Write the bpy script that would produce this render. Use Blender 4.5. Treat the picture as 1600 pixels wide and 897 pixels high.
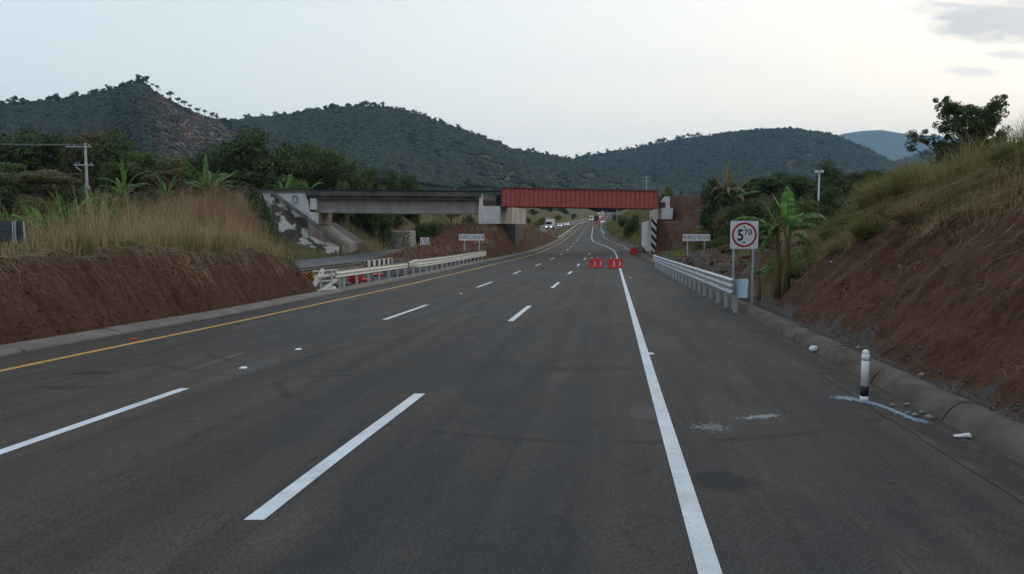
import bpy, math, random
import numpy as np
from mathutils import Vector, Matrix
random.seed(7); RNG = np.random.default_rng(11)
for o in list(bpy.data.objects): bpy.data.objects.remove(o)
SC = bpy.context.scene
COL = SC.collection
rad = math.radians
HAZE = 5.4e-5
SKY = 1.62

# ------------------------------------------------------------------ camera
CAMH = 2.18
PITCH = math.atan((448.5-352)/1200)
cd = bpy.data.cameras.new('camera'); cam = bpy.data.objects.new('camera', cd); COL.objects.link(cam)
cd.sensor_width = 36; cd.lens = 27.0; cd.clip_start = 0.1; cd.clip_end = 40000
cam.location = (0, 0, CAMH); cam.rotation_euler = (math.pi/2-PITCH, 0, 0)
SC.camera = cam
# ------------------------------------------------------------------ view, sun, sky
SC.view_settings.view_transform = 'Standard'; SC.view_settings.look = 'None'
SC.view_settings.gamma = 1; SC.view_settings.exposure = 0; SC.view_settings.use_curve_mapping = False
SC.cycles.volume_bounces = 1; SC.cycles.max_bounces = 6; SC.cycles.diffuse_bounces = 3
SC.cycles.transparent_max_bounces = 8
SUN_EL, SUN_AZ = rad(14), rad(48)      # glow of the set sun, ahead and to the right
sd = bpy.data.lights.new('sun', 'SUN'); sd.energy = 0.5; sd.angle = rad(30); sd.color = (1, .86, .72)
sun = bpy.data.objects.new('sun', sd); COL.objects.link(sun)
sun.rotation_euler = (math.pi/2-SUN_EL, 0, math.pi-SUN_AZ)
sun.location = (0, 0, 60)

W = bpy.data.worlds.new("World"); SC.world = W; W.use_nodes = True
def build_world():
    nt = W.node_tree; N = nt.nodes; L = nt.links
    bg = N['Background']
    tc = N.new('ShaderNodeTexCoord'); sp = N.new('ShaderNodeSeparateXYZ'); L.new(tc.outputs['Generated'], sp.inputs[0])
    def M(op, a, b=None, c=None, clamp=False):
        n = N.new('ShaderNodeMath'); n.operation = op; n.use_clamp = clamp
        for i, v in enumerate((a, b, c)):
            if v is None: continue
            if isinstance(v, (int, float)): n.inputs[i].default_value = v
            else: L.new(v, n.inputs[i])
        return n.outputs[0]
    def SM(v, a, b):
        n = N.new('ShaderNodeMapRange'); n.interpolation_type = 'SMOOTHSTEP'; L.new(v, n.inputs[0])
        n.inputs[1].default_value = a; n.inputs[2].default_value = b; return n.outputs[0]
    def MIX(f, a, b):
        n = N.new('ShaderNodeMix'); n.data_type = 'RGBA'
        if isinstance(f, (int, float)): n.inputs[0].default_value = f
        else: L.new(f, n.inputs[0])
        for i, v in ((6, a), (7, b)):
            if isinstance(v, tuple): n.inputs[i].default_value = (*v, 1)
            else: L.new(v, n.inputs[i])
        return n.outputs[2]
    x, y, z = sp.outputs
    sky = N.new('ShaderNodeTexSky'); sky.sky_type = 'NISHITA'; sky.sun_disc = False
    sky.sun_elevation = SUN_EL; sky.sun_rotation = SUN_AZ; sky.dust_density = 4; sky.air_density = 1.2
    scl = N.new('ShaderNodeVectorMath'); scl.operation = 'SCALE'; L.new(sky.outputs[0], scl.inputs[0]); scl.inputs[3].default_value = 0.10
    left = (.61, .645, .635); right = (.92, .84, .70)
    fx = SM(x, -.62, .62)
    hor = MIX(fx, left, right)
    up = MIX(fx, (.53, .605, .625), (.84, .80, .73))
    ahead = MIX(SM(z, .10, .30), hor, up)
    # greyer band low over the hills
    ahead = MIX(M('MULTIPLY', SM(z, .20, .05), M('MULTIPLY', fx, .50)), ahead, (.74, .70, .64))
    zen = MIX(SM(z, .36, .8), ahead, (.47, .54, .61))
    back = MIX(SM(z, 0, .5), (.28, .30, .335), (.39, .44, .50))
    allc = MIX(SM(y, .15, -.5), zen, back)
    # clouds
    yy = M('MAXIMUM', y, .05)
    u = M('DIVIDE', x, yy); v = M('DIVIDE', z, yy)
    cb = N.new('ShaderNodeCombineXYZ'); L.new(M('MULTIPLY', u, 9), cb.inputs[0]); L.new(M('MULTIPLY', v, 42), cb.inputs[1])
    nz = N.new('ShaderNodeTexNoise'); nz.inputs['Detail'].default_value = 6; nz.inputs['Scale'].default_value = 1.6; nz.inputs['Roughness'].default_value = .6
    L.new(cb.outputs[0], nz.inputs[0]); nf = nz.outputs[0]
    def cloud(px, py, a, b, soft=.7, k=1.6):
        dx = M('DIVIDE', M('SUBTRACT', u, (px-800)/1200), a/1200); dy = M('DIVIDE', M('SUBTRACT', v, (352-py)/1200*1.003), b/1200)
        r = M('SQRT', M('ADD', M('MULTIPLY', dx, dx), M('MULTIPLY', dy, dy)))
        r = M('ADD', r, M('MULTIPLY', M('SUBTRACT', nf, .5), k))
        return SM(r, 1.0, 1.0-soft)
    front = SM(y, .1, .2)
    def put(c, col, f):
        nonlocal allc
        allc = MIX(M('MULTIPLY', M('MULTIPLY', c, f), front), allc, col)
    put(cloud(1530, 40, 150, 44), (.42, .45, .48), 1.0)
    put(cloud(1590, 55, 75, 30), (.39, .425, .46), .9)
    put(cloud(1565, 92, 50, 11), (.55, .58, .60), .9)
    put(cloud(1505, 118, 60, 12), (.62, .62, .62), .9)
    put(cloud(1580, 155, 60, 7), (.84, .72, .64), .6)
    put(cloud(795, 197, 85, 5.5, .9, 1.0), (.78, .72, .69), .7)
    put(cloud(920, 229, 90, 6, .9, 1.0), (.82, .76, .71), .7)
    put(cloud(400, 54, 150, 9, .9, 1.2), (.60, .65, .67), .6)
    put(cloud(900, 110, 500, 30, 1., 1.4), (.68, .68, .68), .30)
    put(cloud(1350, 150, 330, 16, 1., 1.2), (.86, .81, .72), .55)
    mx = N.new('ShaderNodeMix'); mx.data_type = 'RGBA'; mx.inputs[0].default_value = .06
    L.new(allc, mx.inputs[6]); L.new(scl.outputs[0], mx.inputs[7])
    L.new(mx.outputs[2], bg.inputs[0]); bg.inputs[1].default_value = SKY
build_world()

# ------------------------------------------------------------------ geometry of the photograph -> world
def RAY(px, py):
    u = (px-800)/1200; v = (448.5-py)/1200
    ca, sa = math.cos(PITCH), math.sin(PITCH)
    dy = ca+v*sa
    return u/dy, (v*ca-sa)/dy
def P(px, py, Y):
    a, b = RAY(px, py); return Vector((a*Y, Y, CAMH+b*Y))
def PX(px, Y): return (px-800)/1200*Y
_Yd = np.arange(-40, 14001, 1.0)
def smooth1(v, w):
    k = np.hanning(2*w+3)[1:-1]; k /= k.sum(); return np.convolve(np.pad(v, (w, w), mode='edge'), k, 'valid')
_prof = [(-40, .868), (0, 0), (60, -1.25), (80, -1.47), (100, -1.5), (130, -1.36), (170, -.9), (250, .5), (425, 3.6), (600, 8), (900, 17.5), (1050, 22), (1500, 24), (14000, 24)]
_zd = np.interp(_Yd, *zip(*_prof))
_zs = smooth1(_zd, 12)
def zr(Y): return np.interp(Y, _Yd, _zs)
def road_hit(px, py):
    a, b = RAY(px, py); lo, hi = 2.0, 1000.0
    for _ in range(60):
        m = (lo+hi)/2
        if CAMH+b*m > zr(m): lo = m
        else: hi = m
    return Vector((a*lo, lo, float(zr(lo))))
def curve(pts, end=None, w=3, near_slope=.129):
    q = sorted([(p.y, p.x) for p in (road_hit(*t) for t in pts)])
    ys = [a for a, _ in q]; xs = [b for _, b in q]
    ys = [-40]+ys; xs = [xs[0]-near_slope*(ys[1]+40)]+xs
    if end: ys += [e[0] for e in end]; xs += [e[1] for e in end]
    s = smooth1(np.interp(_Yd, ys, xs), w)
    return lambda Y: np.interp(Y, _Yd, s)
FAR = [(900, (952-800)/1200*900), (1050, (968-800)/1200*1050), (1400, 240), (3000, 600)]
def far(dx): return [(y, x+dx) for y, x in FAR]
F_yellow = curve([(0, 580), (130, 551), (259, 526.6), (380, 501), (470, 481), (620, 449), (700, 430), (770, 413), (840, 396), (877, 379), (896, 364), (911, 349)], far(-5.5), 6)
F_white = curve([(1110, 897), (1029, 627), (970, 424), (964, 400), (959, 391), (947.5, 385), (932.5, 380), (926, 377), (924.5, 371), (925.5, 361), (928, 351)], far(1.8), 3)
F_R = curve([(1532, 740), (1340, 620), (1200, 532), (1133, 490), (1006, 410), (990, 400), (972.5, 386), (948, 376), (940, 370), (936, 360), (937, 350)], far(5), 6)
F_L = curve([(0, 556), (203, 520), (353, 494), (480, 467), (511, 461), (632, 436.6), (730, 415), (757, 409), (780, 405), (840, 391), (881, 372), (905, 352)], far(-7.5), 6)
def curve2(pts, w=10):
    s = smooth1(np.interp(_Yd, *zip(*pts)), w); return lambda Y: np.interp(Y, _Yd, s)
F_OL = curve2([(-40, -42), (0, -37), (40, -29), (60, -24.5), (82, -21.5), (112, -18.3), (135, -14), (200, -3), (330, 17.7), (425, 34), (600, 66), (900, 100), (1050, 130), (1400, 224), (3000, 585)])
def F_OR(Y): return F_OL(Y)+7.3+np.interp(Y, [500, 900], [0, .5])

# value noise
def _h(ix, iy, s):
    n = (ix*374761393+iy*668265263+s*1442695041) & 0xFFFFFFFF
    n = ((n ^ (n >> 13))*1274126177) & 0xFFFFFFFF
    return ((n ^ (n >> 16)) & 0xFFFF)/65535.0
def vnoise(x, y, s=0):
    x = np.asarray(x, float); y = np.asarray(y, float)
    ix = np.floor(x).astype(np.int64); iy = np.floor(y).astype(np.int64)
    fx = x-ix; fy = y-iy; fx = fx*fx*(3-2*fx); fy = fy*fy*(3-2*fy)
    return ((_h(ix, iy, s)*(1-fx)+_h(ix+1, iy, s)*fx)*(1-fy)+(_h(ix, iy+1, s)*(1-fx)+_h(ix+1, iy+1, s)*fx)*fy)*2-1
def fbm(x, y, s=0, o=4, g=.5):
    a = 1; r = 0; t = 0
    for i in range(o):
        r = r+a*vnoise(x*2**i, y*2**i, s+i*17); t += a; a *= g
    return r/t
def sst(v, a, b):
    t = np.clip((v-a)/(b-a), 0, 1); return t*t*(3-2*t)

def wallX(Y): return 17.35+(Y-95)*.118
HB_Y = [-30, 0, 10, 16, 20, 25, 28, 31, 35, 42]; HB_H = [4.0, 4.1, 4.1, 3.85, 3.45, 2.95, 2.55, 2.0, 1.25, .4]
def ground(X, Y, fine=True):
    """height of the land and a mask (soil, grass, gravel)"""
    X = np.asarray(X, float); Y = np.asarray(Y, float)
    z0 = zr(Y); L = F_L(Y); R = F_R(Y); OL = F_OL(Y); OR = F_OR(Y)
    z = z0-.13+0*X
    soil = np.zeros_like(z); gravel = np.zeros_like(z)
    n1 = fbm(X*.35, Y*.35, 3); n2 = fbm(X*1.3, Y*1.3, 5); n3 = fbm(X*5, Y*5, 9, 3)
    # ---------------- right side
    d = X-R
    toe = 1.35+sst(Y, 21, 32)*2.2-sst(Y, 32, 50)*1.2+.14*vnoise(Y*.9, Y*0, 31)
    hb = np.interp(Y, HB_Y, HB_H)*(1+.05*n1)+.16*vnoise(Y*1.1, 0*Y, 33)+.22*vnoise(Y*.42, 0*Y, 34)
    run = hb*1.02+.25
    t = np.clip((d-toe)/run, 0, 1.0)
    gully = .30*np.abs(vnoise(Y*1.3+d*.5, d*.2, 41))+.22*np.abs(vnoise(Y*3.1+d*1.1, d*.35, 42))+.09*vnoise(Y*7+d*1.4, d*.9, 43)-.08
    zslope = hb*(t**.92)+np.where((t > 0) & (t < 1), (gully-.06)*np.minimum(1, 4*t)*np.minimum(1, 5*(1-t))*1.0+.09*n3+.10*vnoise(Y*1.2+3, d*2.3, 47)*np.minimum(1, 5*(1-t))*np.minimum(1, 4*t), 0)
    zslope = zslope-np.clip(d-toe-run-1.5, 0, 30)*.10*sst(hb, .5, 2)
    zlow = sst(d, 1.0, 1.15)*.12-.13*(d < 1.0)
    fieldr = np.clip((d-3.0)*.16, 0, 3.0)*sst(Y, 25, 45)*(1-sst(Y, 84, 90))
    zR = z0+zlow+np.maximum(zslope, 0)+fieldr
    zR = zR+np.where(d > 1.4, n1*.18*sst(Y, 30, 45)+n2*.07*sst(Y, 26, 36), 0)
    # low spoil heaps by the signs
    heap = .75*np.exp(-((d-4.2)/1.7)**2-((Y-38)/5.5)**2)+.65*np.exp(-((d-3.5)/1.5)**2-((Y-55)/6)**2)+.5*np.exp(-((d-6)/2.2)**2-((Y-66)/6)**2)
    zR = zR+heap*(1+.35*n2)
    soil = np.where((d > 1.3) & (t > .0) & (Y < 38), np.clip(1.5-1.15*(t**3.0)-.3*n1, 0, 1)*sst(hb, .6, 1.6), soil)
    soil = np.where((d > .95) & (d < toe+.4) & (Y < 37), 1, soil)
    soil = np.where(d > 1.3, np.maximum(soil, np.clip(heap*2.2, 0, 1)), soil)
    gravel = np.where((d > .95) & (d < toe+.05+.45*n2+.35*n1), .9, gravel)
    gravel = np.where((d > .95) & (Y > 32) & (Y < 74) & (d < 3.6+n1*1.5), .75, gravel)
    # rail embankment on the right, with fill behind the wing wall
    inE = sst(X, np.where(Y < 95, 17.75+(95-Y)*.06, wallX(Y)+.25), np.where(Y < 95, 18.3+(95-Y)*.06, wallX(Y)+.45))
    eb = np.minimum((Y-86.5-.8*n1)*.62, 7.55)
    ebB = np.where(Y > 104, 7.55-(Y-104)*.5, eb)
    ebB = np.minimum(ebB, 4.2+np.clip(X-20.6, 0, None)*4)
    e = np.clip(ebB, 0, None)*inE*(Y > 80)
    cut = np.clip((d-2.2)*.62, 0, 7.5+2*n1)*sst(Y, 104, 112)*(1-.5*sst(Y, 300, 600))
    cut = np.minimum(cut, 9)
    zR = np.where(Y > 84, np.maximum(zR, z0+np.maximum(e, cut)+(.12*n2)*sst(e+cut, .2, 1)), zR)
    soil = np.where((Y > 84) & (Y < 106) & (d > 1), np.clip(1.2-sst(X, 26.5, 29+2*n2), 0, 1), soil)
    gravel = np.where((Y > 84) & (Y < 106) & (d > 1.6) & (X < 30), .55*sst(fbm(X*.9, Y*.9, 99), -.05, .35), gravel)
    soil = np.where((Y >= 106) & (Y < 175) & (d > 1), np.clip(1.15-(d-1.5)*.16-(Y-104)*.012+.4*n1, 0, 1), soil)
    # ---------------- left side
    dm = L-X
    do = X-OR
    nearb = 1-sst(-.275*Y-X, 3.0, .2)            # behind the sight edge of the bank's end
    nearb = np.where(Y < 31.5, 1, nearb)*(1-sst(Y, 46, 54))
    bh = 1.84+.14*n1+.20*vnoise(Y*.45, 0*Y, 51)+.10*vnoise(Y*1.7, 0*Y, 52)-.35*sst(Y, 12, 4)-.50*sst(Y, 27, 33)*sst(dm, 5, 1.5)
    toeL = .50+.05*vnoise(Y*1.4, 0*Y, 53)
    runL = 1.15+.25*vnoise(Y*.45, 0*Y, 55)
    tL = np.clip((dm-toeL)/runL, 0, 1)
    gl = .24*np.abs(vnoise(Y*1.7, dm*.6, 61))+.14*np.abs(vnoise(Y*4.3, dm*1.2, 62))+.06*vnoise(Y*9, dm*2.2, 63)-.05
    zb = bh*(tL**.85)+np.where((tL > 0) & (tL < 1), (gl-.05+.09*n3+.09*vnoise(Y*1.1, dm*4.5, 48))*np.minimum(1, 4*tL)*np.minimum(1, 6*(1-tL)), 0)
    zb = zb+np.where(tL >= 1, .16*n2+.02*(dm-1.6), 0)
    mound = 1.75*np.exp(-((X+14.3)/2.5)**2-((Y-36.5)/4.5)**2)*sst(dm, 1.5, 4)
    zb = (zb+mound)*nearb*sst(do, .5, 4)
    soilL = np.clip(1.6-1.3*tL**5-.25*n2, 0, 1)*(dm > .45)*nearb*(Y < 50)
    # the island that carries the pier
    zi = np.interp(Y, [66, 74, 80, 88, 93, 96, 122, 135, 150, 165], [0, .35, .9, 1.7, 2.9, 3.75, 3.75, 3.0, 1.6, .2])
    isl = np.minimum(np.minimum(zi*(1+.06*n1), np.clip(dm-.75, 0, None)*1.75), np.clip(do-1.2, 0, None)*.75)
    isl = np.where((Y > 64) & (Y < 170) & (dm > .7) & (do > 1), isl+.10*n2*sst(isl, .1, .6)+.1*n3*sst(isl, .1, .6), 0)
    soilI = sst(isl, .05, .4)*(1-.45*sst(isl, 2.6, 3.8)*(Y > 100))
    # land left of the old road
    dl = OL-X-1.0
    far1 = np.clip(dl*.33, 0, 3.2+1.0*n1)*(1-sst(Y, 104, 118))+np.clip(dl*.62, 0, 7.6+2.0*n1)*sst(Y, 104, 118)*(1-.45*sst(Y, 300, 600))
    ebL = np.clip(np.minimum((Y-84)*.62, 7.55), 0, None)*sst(X, -31.5, -34)*(Y > 80)*(1-sst(Y, 104, 112))
    far1 = np.maximum(far1, ebL)
    zL = z0+np.where(dm > .45, .05*n2+.02, 0)+zb
    zL = np.maximum(zL, z0+isl)
    zL = np.where(X < OL, np.maximum(zL, z0+far1+(.1*n2)*sst(far1, .2, 1)), zL)
    # beds of the two roads
    inopp = (X > OL-.8) & (X < OR+.8)
    zL = np.where(inopp & (zb < .3), z0-.06, zL)
    zz = np.where(d > 1.0, zR, np.where(dm > .45, zL, z))
    soil = np.where(dm > .45, np.maximum(soilL, soilI), soil)
    gr2 = np.where((dm > .45) & (do > 0) & (Y > 30) & (Y < 74) & (nearb < .4), .9, 0)
    gravel = np.maximum(gravel, gr2)
    # far land rolls
    roll = sst(Y, 250, 900)*6*fbm(X/160, Y/160, 77)*sst(np.minimum(np.abs(d), np.abs(X-OL)), 15, 90)*((d > 0) | (X < OL))
    zz = zz+roll
    return zz, soil, gravel
def gz(x, y): return float(ground(np.array([x]), np.array([y]))[0][0])

# ------------------------------------------------------------------ mesh helpers
def raw_mesh(name, verts, faces_quads=None, faces_tris=None, smooth=False):
    me = bpy.data.meshes.new(name)
    verts = np.asarray(verts, np.float32)
    nq = 0 if faces_quads is None else len(faces_quads); nt = 0 if faces_tris is None else len(faces_tris)
    me.vertices.add(len(verts)); me.vertices.foreach_set('co', verts.ravel())
    me.loops.add(nq*4+nt*3); me.polygons.add(nq+nt)
    lv = []
    if nq: lv.append(np.asarray(faces_quads, np.int32).ravel())
    if nt: lv.append(np.asarray(faces_tris, np.int32).ravel())
    me.loops.foreach_set('vertex_index', np.concatenate(lv))
    st = np.concatenate([np.arange(nq)*4, nq*4+np.arange(nt)*3]).astype(np.int32)
    me.polygons.foreach_set('loop_start', st)
    if smooth: me.polygons.foreach_set('use_smooth', np.ones(nq+nt, bool))
    me.update(calc_edges=True); return me
def link(name, me, mat=None, parent=None, loc=None, kind=None, label=None, cat=None, group=None):
    o = bpy.data.objects.new(name, me); COL.objects.link(o)
    if mat is not None:
        me.materials.clear()
        for m in (mat if isinstance(mat, (list, tuple)) else [mat]): me.materials.append(m)
    if loc is not None: o.location = loc
    if parent is not None: o.parent = parent
    return tag(o, label, cat, group, kind)
def tag(o, label=None, cat=None, group=None, kind=None):
    if label: o['label'] = label
    if cat: o['category'] = cat
    if group: o['group'] = group
    if kind: o['kind'] = kind
    return o
def thing(name, label, cat, loc=(0, 0, 0), rz=0, group=None):
    o = bpy.data.objects.new(name, None); COL.objects.link(o); o.empty_display_size = .3
    o.location = loc; o.rotation_euler = (0, 0, rz); return tag(o, label, cat, group)
def dup(src, loc, rz=0, sc=1.0, label=None, group=None):
    r = src.copy(); COL.objects.link(r); r.location = loc; r.rotation_euler = (0, 0, rz)
    r.scale = (sc, sc, sc) if isinstance(sc, (int, float)) else sc
    if label: r['label'] = label
    if group: r['group'] = group
    for ch in list(src.children):
        c = ch.copy(); COL.objects.link(c); c.parent = r
        for g in list(ch.children):
            k = g.copy(); COL.objects.link(k); k.parent = c
    return r
class MB:
    def __init__(s): s.v = []; s.f = []; s.sm = []
    def add(s, vs, fs, smooth=False):
        b = len(s.v); s.v += [tuple(v) for v in vs]; s.f += [tuple(b+i for i in f) for f in fs]; s.sm += [smooth]*len(fs); return s
    def box(s, x0, x1, y0, y1, z0, z1):
        return s.hexa([(x0, y0, z0), (x1, y0, z0), (x1, y1, z0), (x0, y1, z0), (x0, y0, z1), (x1, y0, z1), (x1, y1, z1), (x0, y1, z1)])
    def hexa(s, v): return s.add(v, [(3, 2, 1, 0), (4, 5, 6, 7), (0, 1, 5, 4), (1, 2, 6, 5), (2, 3, 7, 6), (3, 0, 4, 7)])
    def cbox(s, c, size, rz=0):
        m = Matrix.Rotation(rz, 3, 'Z'); c = Vector(c); a, b, h = size[0]/2, size[1]/2, size[2]/2
        return s.hexa([c+m @ Vector(q) for q in ((-a, -b, -h), (a, -b, -h), (a, b, -h), (-a, b, -h), (-a, -b, h), (a, -b, h), (a, b, h), (-a, b, h))])
    def bar(s, a, b, w, h):
        a = Vector(a); b = Vector(b); d = (b-a).normalized(); up = Vector((0, 0, 1)) if abs(d.z) < .95 else Vector((0, 1, 0))
        x = d.cross(up).normalized()*w/2; z = x.cross(d).normalized()*h/2
        return s.hexa([a-x-z, a+x-z, b+x-z, b-x-z, a-x+z, a+x+z, b+x+z, b-x+z])
    def tube(s, pts, rads, n=8, cap=True):
        pts = [Vector(p) for p in pts]; rings = []; b = len(s.v); prev = None
        if isinstance(rads, (int, float)): rads = [rads]*len(pts)
        for i, p in enumerate(pts):
            d = (pts[min(i+1, len(pts)-1)]-pts[max(i-1, 0)]).normalized()
            x = (d.cross(Vector((0, 0, 1))) if abs(d.z) < .9 else d.cross(Vector((0, 1, 0)))).normalized() if prev is None else (prev-d*prev.dot(d)).normalized()
            prev = x; y = d.cross(x)
            s.v += [tuple(p+(x*math.cos(2*math.pi*k/n)+y*math.sin(2*math.pi*k/n))*rads[i]) for k in range(n)]
        for i in range(len(pts)-1):
            for k in range(n):
                s.f.append((b+i*n+k, b+i*n+(k+1) % n, b+(i+1)*n+(k+1) % n, b+(i+1)*n+k)); s.sm.append(True)
        if cap:
            s.f.append(tuple(b+k for k in range(n-1, -1, -1))); s.sm.append(False)
            e = b+(len(pts)-1)*n; s.f.append(tuple(e+k for k in range(n))); s.sm.append(False)
        return s
    def prism(s, poly, off):
        n = len(poly); off = Vector(off); a = [Vector(p) for p in poly]; b = [p+off for p in a]
        return s.add(a+b, [tuple(range(n-1, -1, -1)), tuple(range(n, 2*n))]+[(i, (i+1) % n, n+(i+1) % n, n+i) for i in range(n)])
    def sweep(s, prof, path, smooth=False, thick=None):
        """prof: list of (lateral, up); path: list of (pos, side vector)"""
        b = len(s.v); n = len(prof)
        for p, sd_ in path:
            for a, h in prof: s.v.append(tuple(Vector(p)+Vector(sd_)*a+Vector((0, 0, h))))
        for i in range(len(path)-1):
            for k in range(n-1):
                s.f.append((b+i*n+k, b+i*n+k+1, b+(i+1)*n+k+1, b+(i+1)*n+k)); s.sm.append(smooth)
        return s
    def mesh(s, name='mesh', bevel=0):
        me = bpy.data.meshes.new(name); me.from_pydata(s.v, [], s.f); me.polygons.foreach_set('use_smooth', s.sm); me.update()
        import bmesh
        bm = bmesh.new(); bm.from_mesh(me); bmesh.ops.recalc_face_normals(bm, faces=bm.faces)
        if bevel:
            es = [e for e in bm.edges if len(e.link_faces) == 2 and e.calc_face_angle(0) > .5]
            bmesh.ops.bevel(bm, geom=es, offset=bevel, segments=2, profile=.5, affect='EDGES')
        bm.to_mesh(me); bm.free(); return me
    def build(s, name, mat, parent=None, bevel=0, **k): return link(name, s.mesh(name, bevel), mat, parent, **k)

# ------------------------------------------------------------------ materials
def nodes_of(m): return m.node_tree.nodes, m.node_tree.links
def M(name, c1, c2=None, scale=3, rough=.8, bump=0, bscale=None, metal=0, stretch=(1, 1, 1), detail=6, lo=.35, hi=.65, c3=None, spec=.3, emit=None, es=0):
    m = bpy.data.materials.new(name); m.use_nodes = True; N, L = nodes_of(m); b = N['Principled BSDF']
    b.inputs['Roughness'].default_value = rough; b.inputs['Metallic'].default_value = metal; b.inputs['Specular IOR Level'].default_value = spec
    tc = N.new('ShaderNodeTexCoord'); mp = N.new('ShaderNodeMapping'); L.new(tc.outputs['Object'], mp.inputs[0]); mp.inputs['Scale'].default_value = stretch
    c2 = c2 or tuple(v*.75 for v in c1)
    nz = N.new('ShaderNodeTexNoise'); nz.inputs['Scale'].default_value = scale; nz.inputs['Detail'].default_value = detail; nz.inputs['Roughness'].default_value = .62; L.new(mp.outputs[0], nz.inputs[0])
    cr = N.new('ShaderNodeValToRGB'); L.new(nz.outputs[0], cr.inputs[0]); e = cr.color_ramp.elements
    e[0].position = lo; e[0].color = (*c1, 1); e[1].position = hi; e[1].color = (*c2, 1)
    if c3: x = cr.color_ramp.elements.new((lo+hi)/2); x.color = (*c3, 1)
    L.new(cr.outputs[0], b.inputs['Base Color'])
    if bump:
        n2 = N.new('ShaderNodeTexNoise'); n2.inputs['Scale'].default_value = bscale or scale*6; n2.inputs['Detail'].default_value = 5; L.new(mp.outputs[0], n2.inputs[0])
        bp = N.new('ShaderNodeBump'); bp.inputs['Strength'].default_value = bump; bp.inputs['Distance'].default_value = .05; L.new(n2.outputs[0], bp.inputs['Height']); L.new(bp.outputs[0], b.inputs['Normal'])
    if emit: b.inputs['Emission Color'].default_value = (*emit, 1); b.inputs['Emission Strength'].default_value = es
    return m
def ML(name, cols, trans=.2, rough=.7):
    """foliage: every leaf (mesh island) takes its own tone"""
    m = bpy.data.materials.new(name); m.use_nodes = True; N, L = nodes_of(m); b = N['Principled BSDF']
    g = N.new('ShaderNodeNewGeometry'); cr = N.new('ShaderNodeValToRGB'); L.new(g.outputs['Random Per Island'], cr.inputs[0])
    n = len(cols); e = cr.color_ramp.elements
    e[0].color = (*cols[0], 1); e[1].position = 1; e[1].color = (*cols[-1], 1)
    for i in range(1, n-1): x = e.new(i/(n-1)); x.color = (*cols[i], 1)
    oi = N.new('ShaderNodeObjectInfo'); hs = N.new('ShaderNodeHueSaturation'); mr = N.new('ShaderNodeMapRange')
    mr.inputs[3].default_value = .75; mr.inputs[4].default_value = 1.25; L.new(oi.outputs['Random'], mr.inputs[0]); L.new(mr.outputs[0], hs.inputs['Value'])
    L.new(cr.outputs[0], hs.inputs['Color'])
    L.new(hs.outputs[0], b.inputs['Base Color']); b.inputs['Roughness'].default_value = rough; b.inputs['Specular IOR Level'].default_value = .2
    if trans:
        t = N.new('ShaderNodeBsdfTranslucent'); L.new(hs.outputs[0], t.inputs[0]); mx = N.new('ShaderNodeMixShader'); mx.inputs[0].default_value = trans
        L.new(b.outputs[0], mx.inputs[1]); L.new(t.outputs[0], mx.inputs[2]); L.new(mx.outputs[0], N['Material Output'].inputs[0])
    return m

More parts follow.
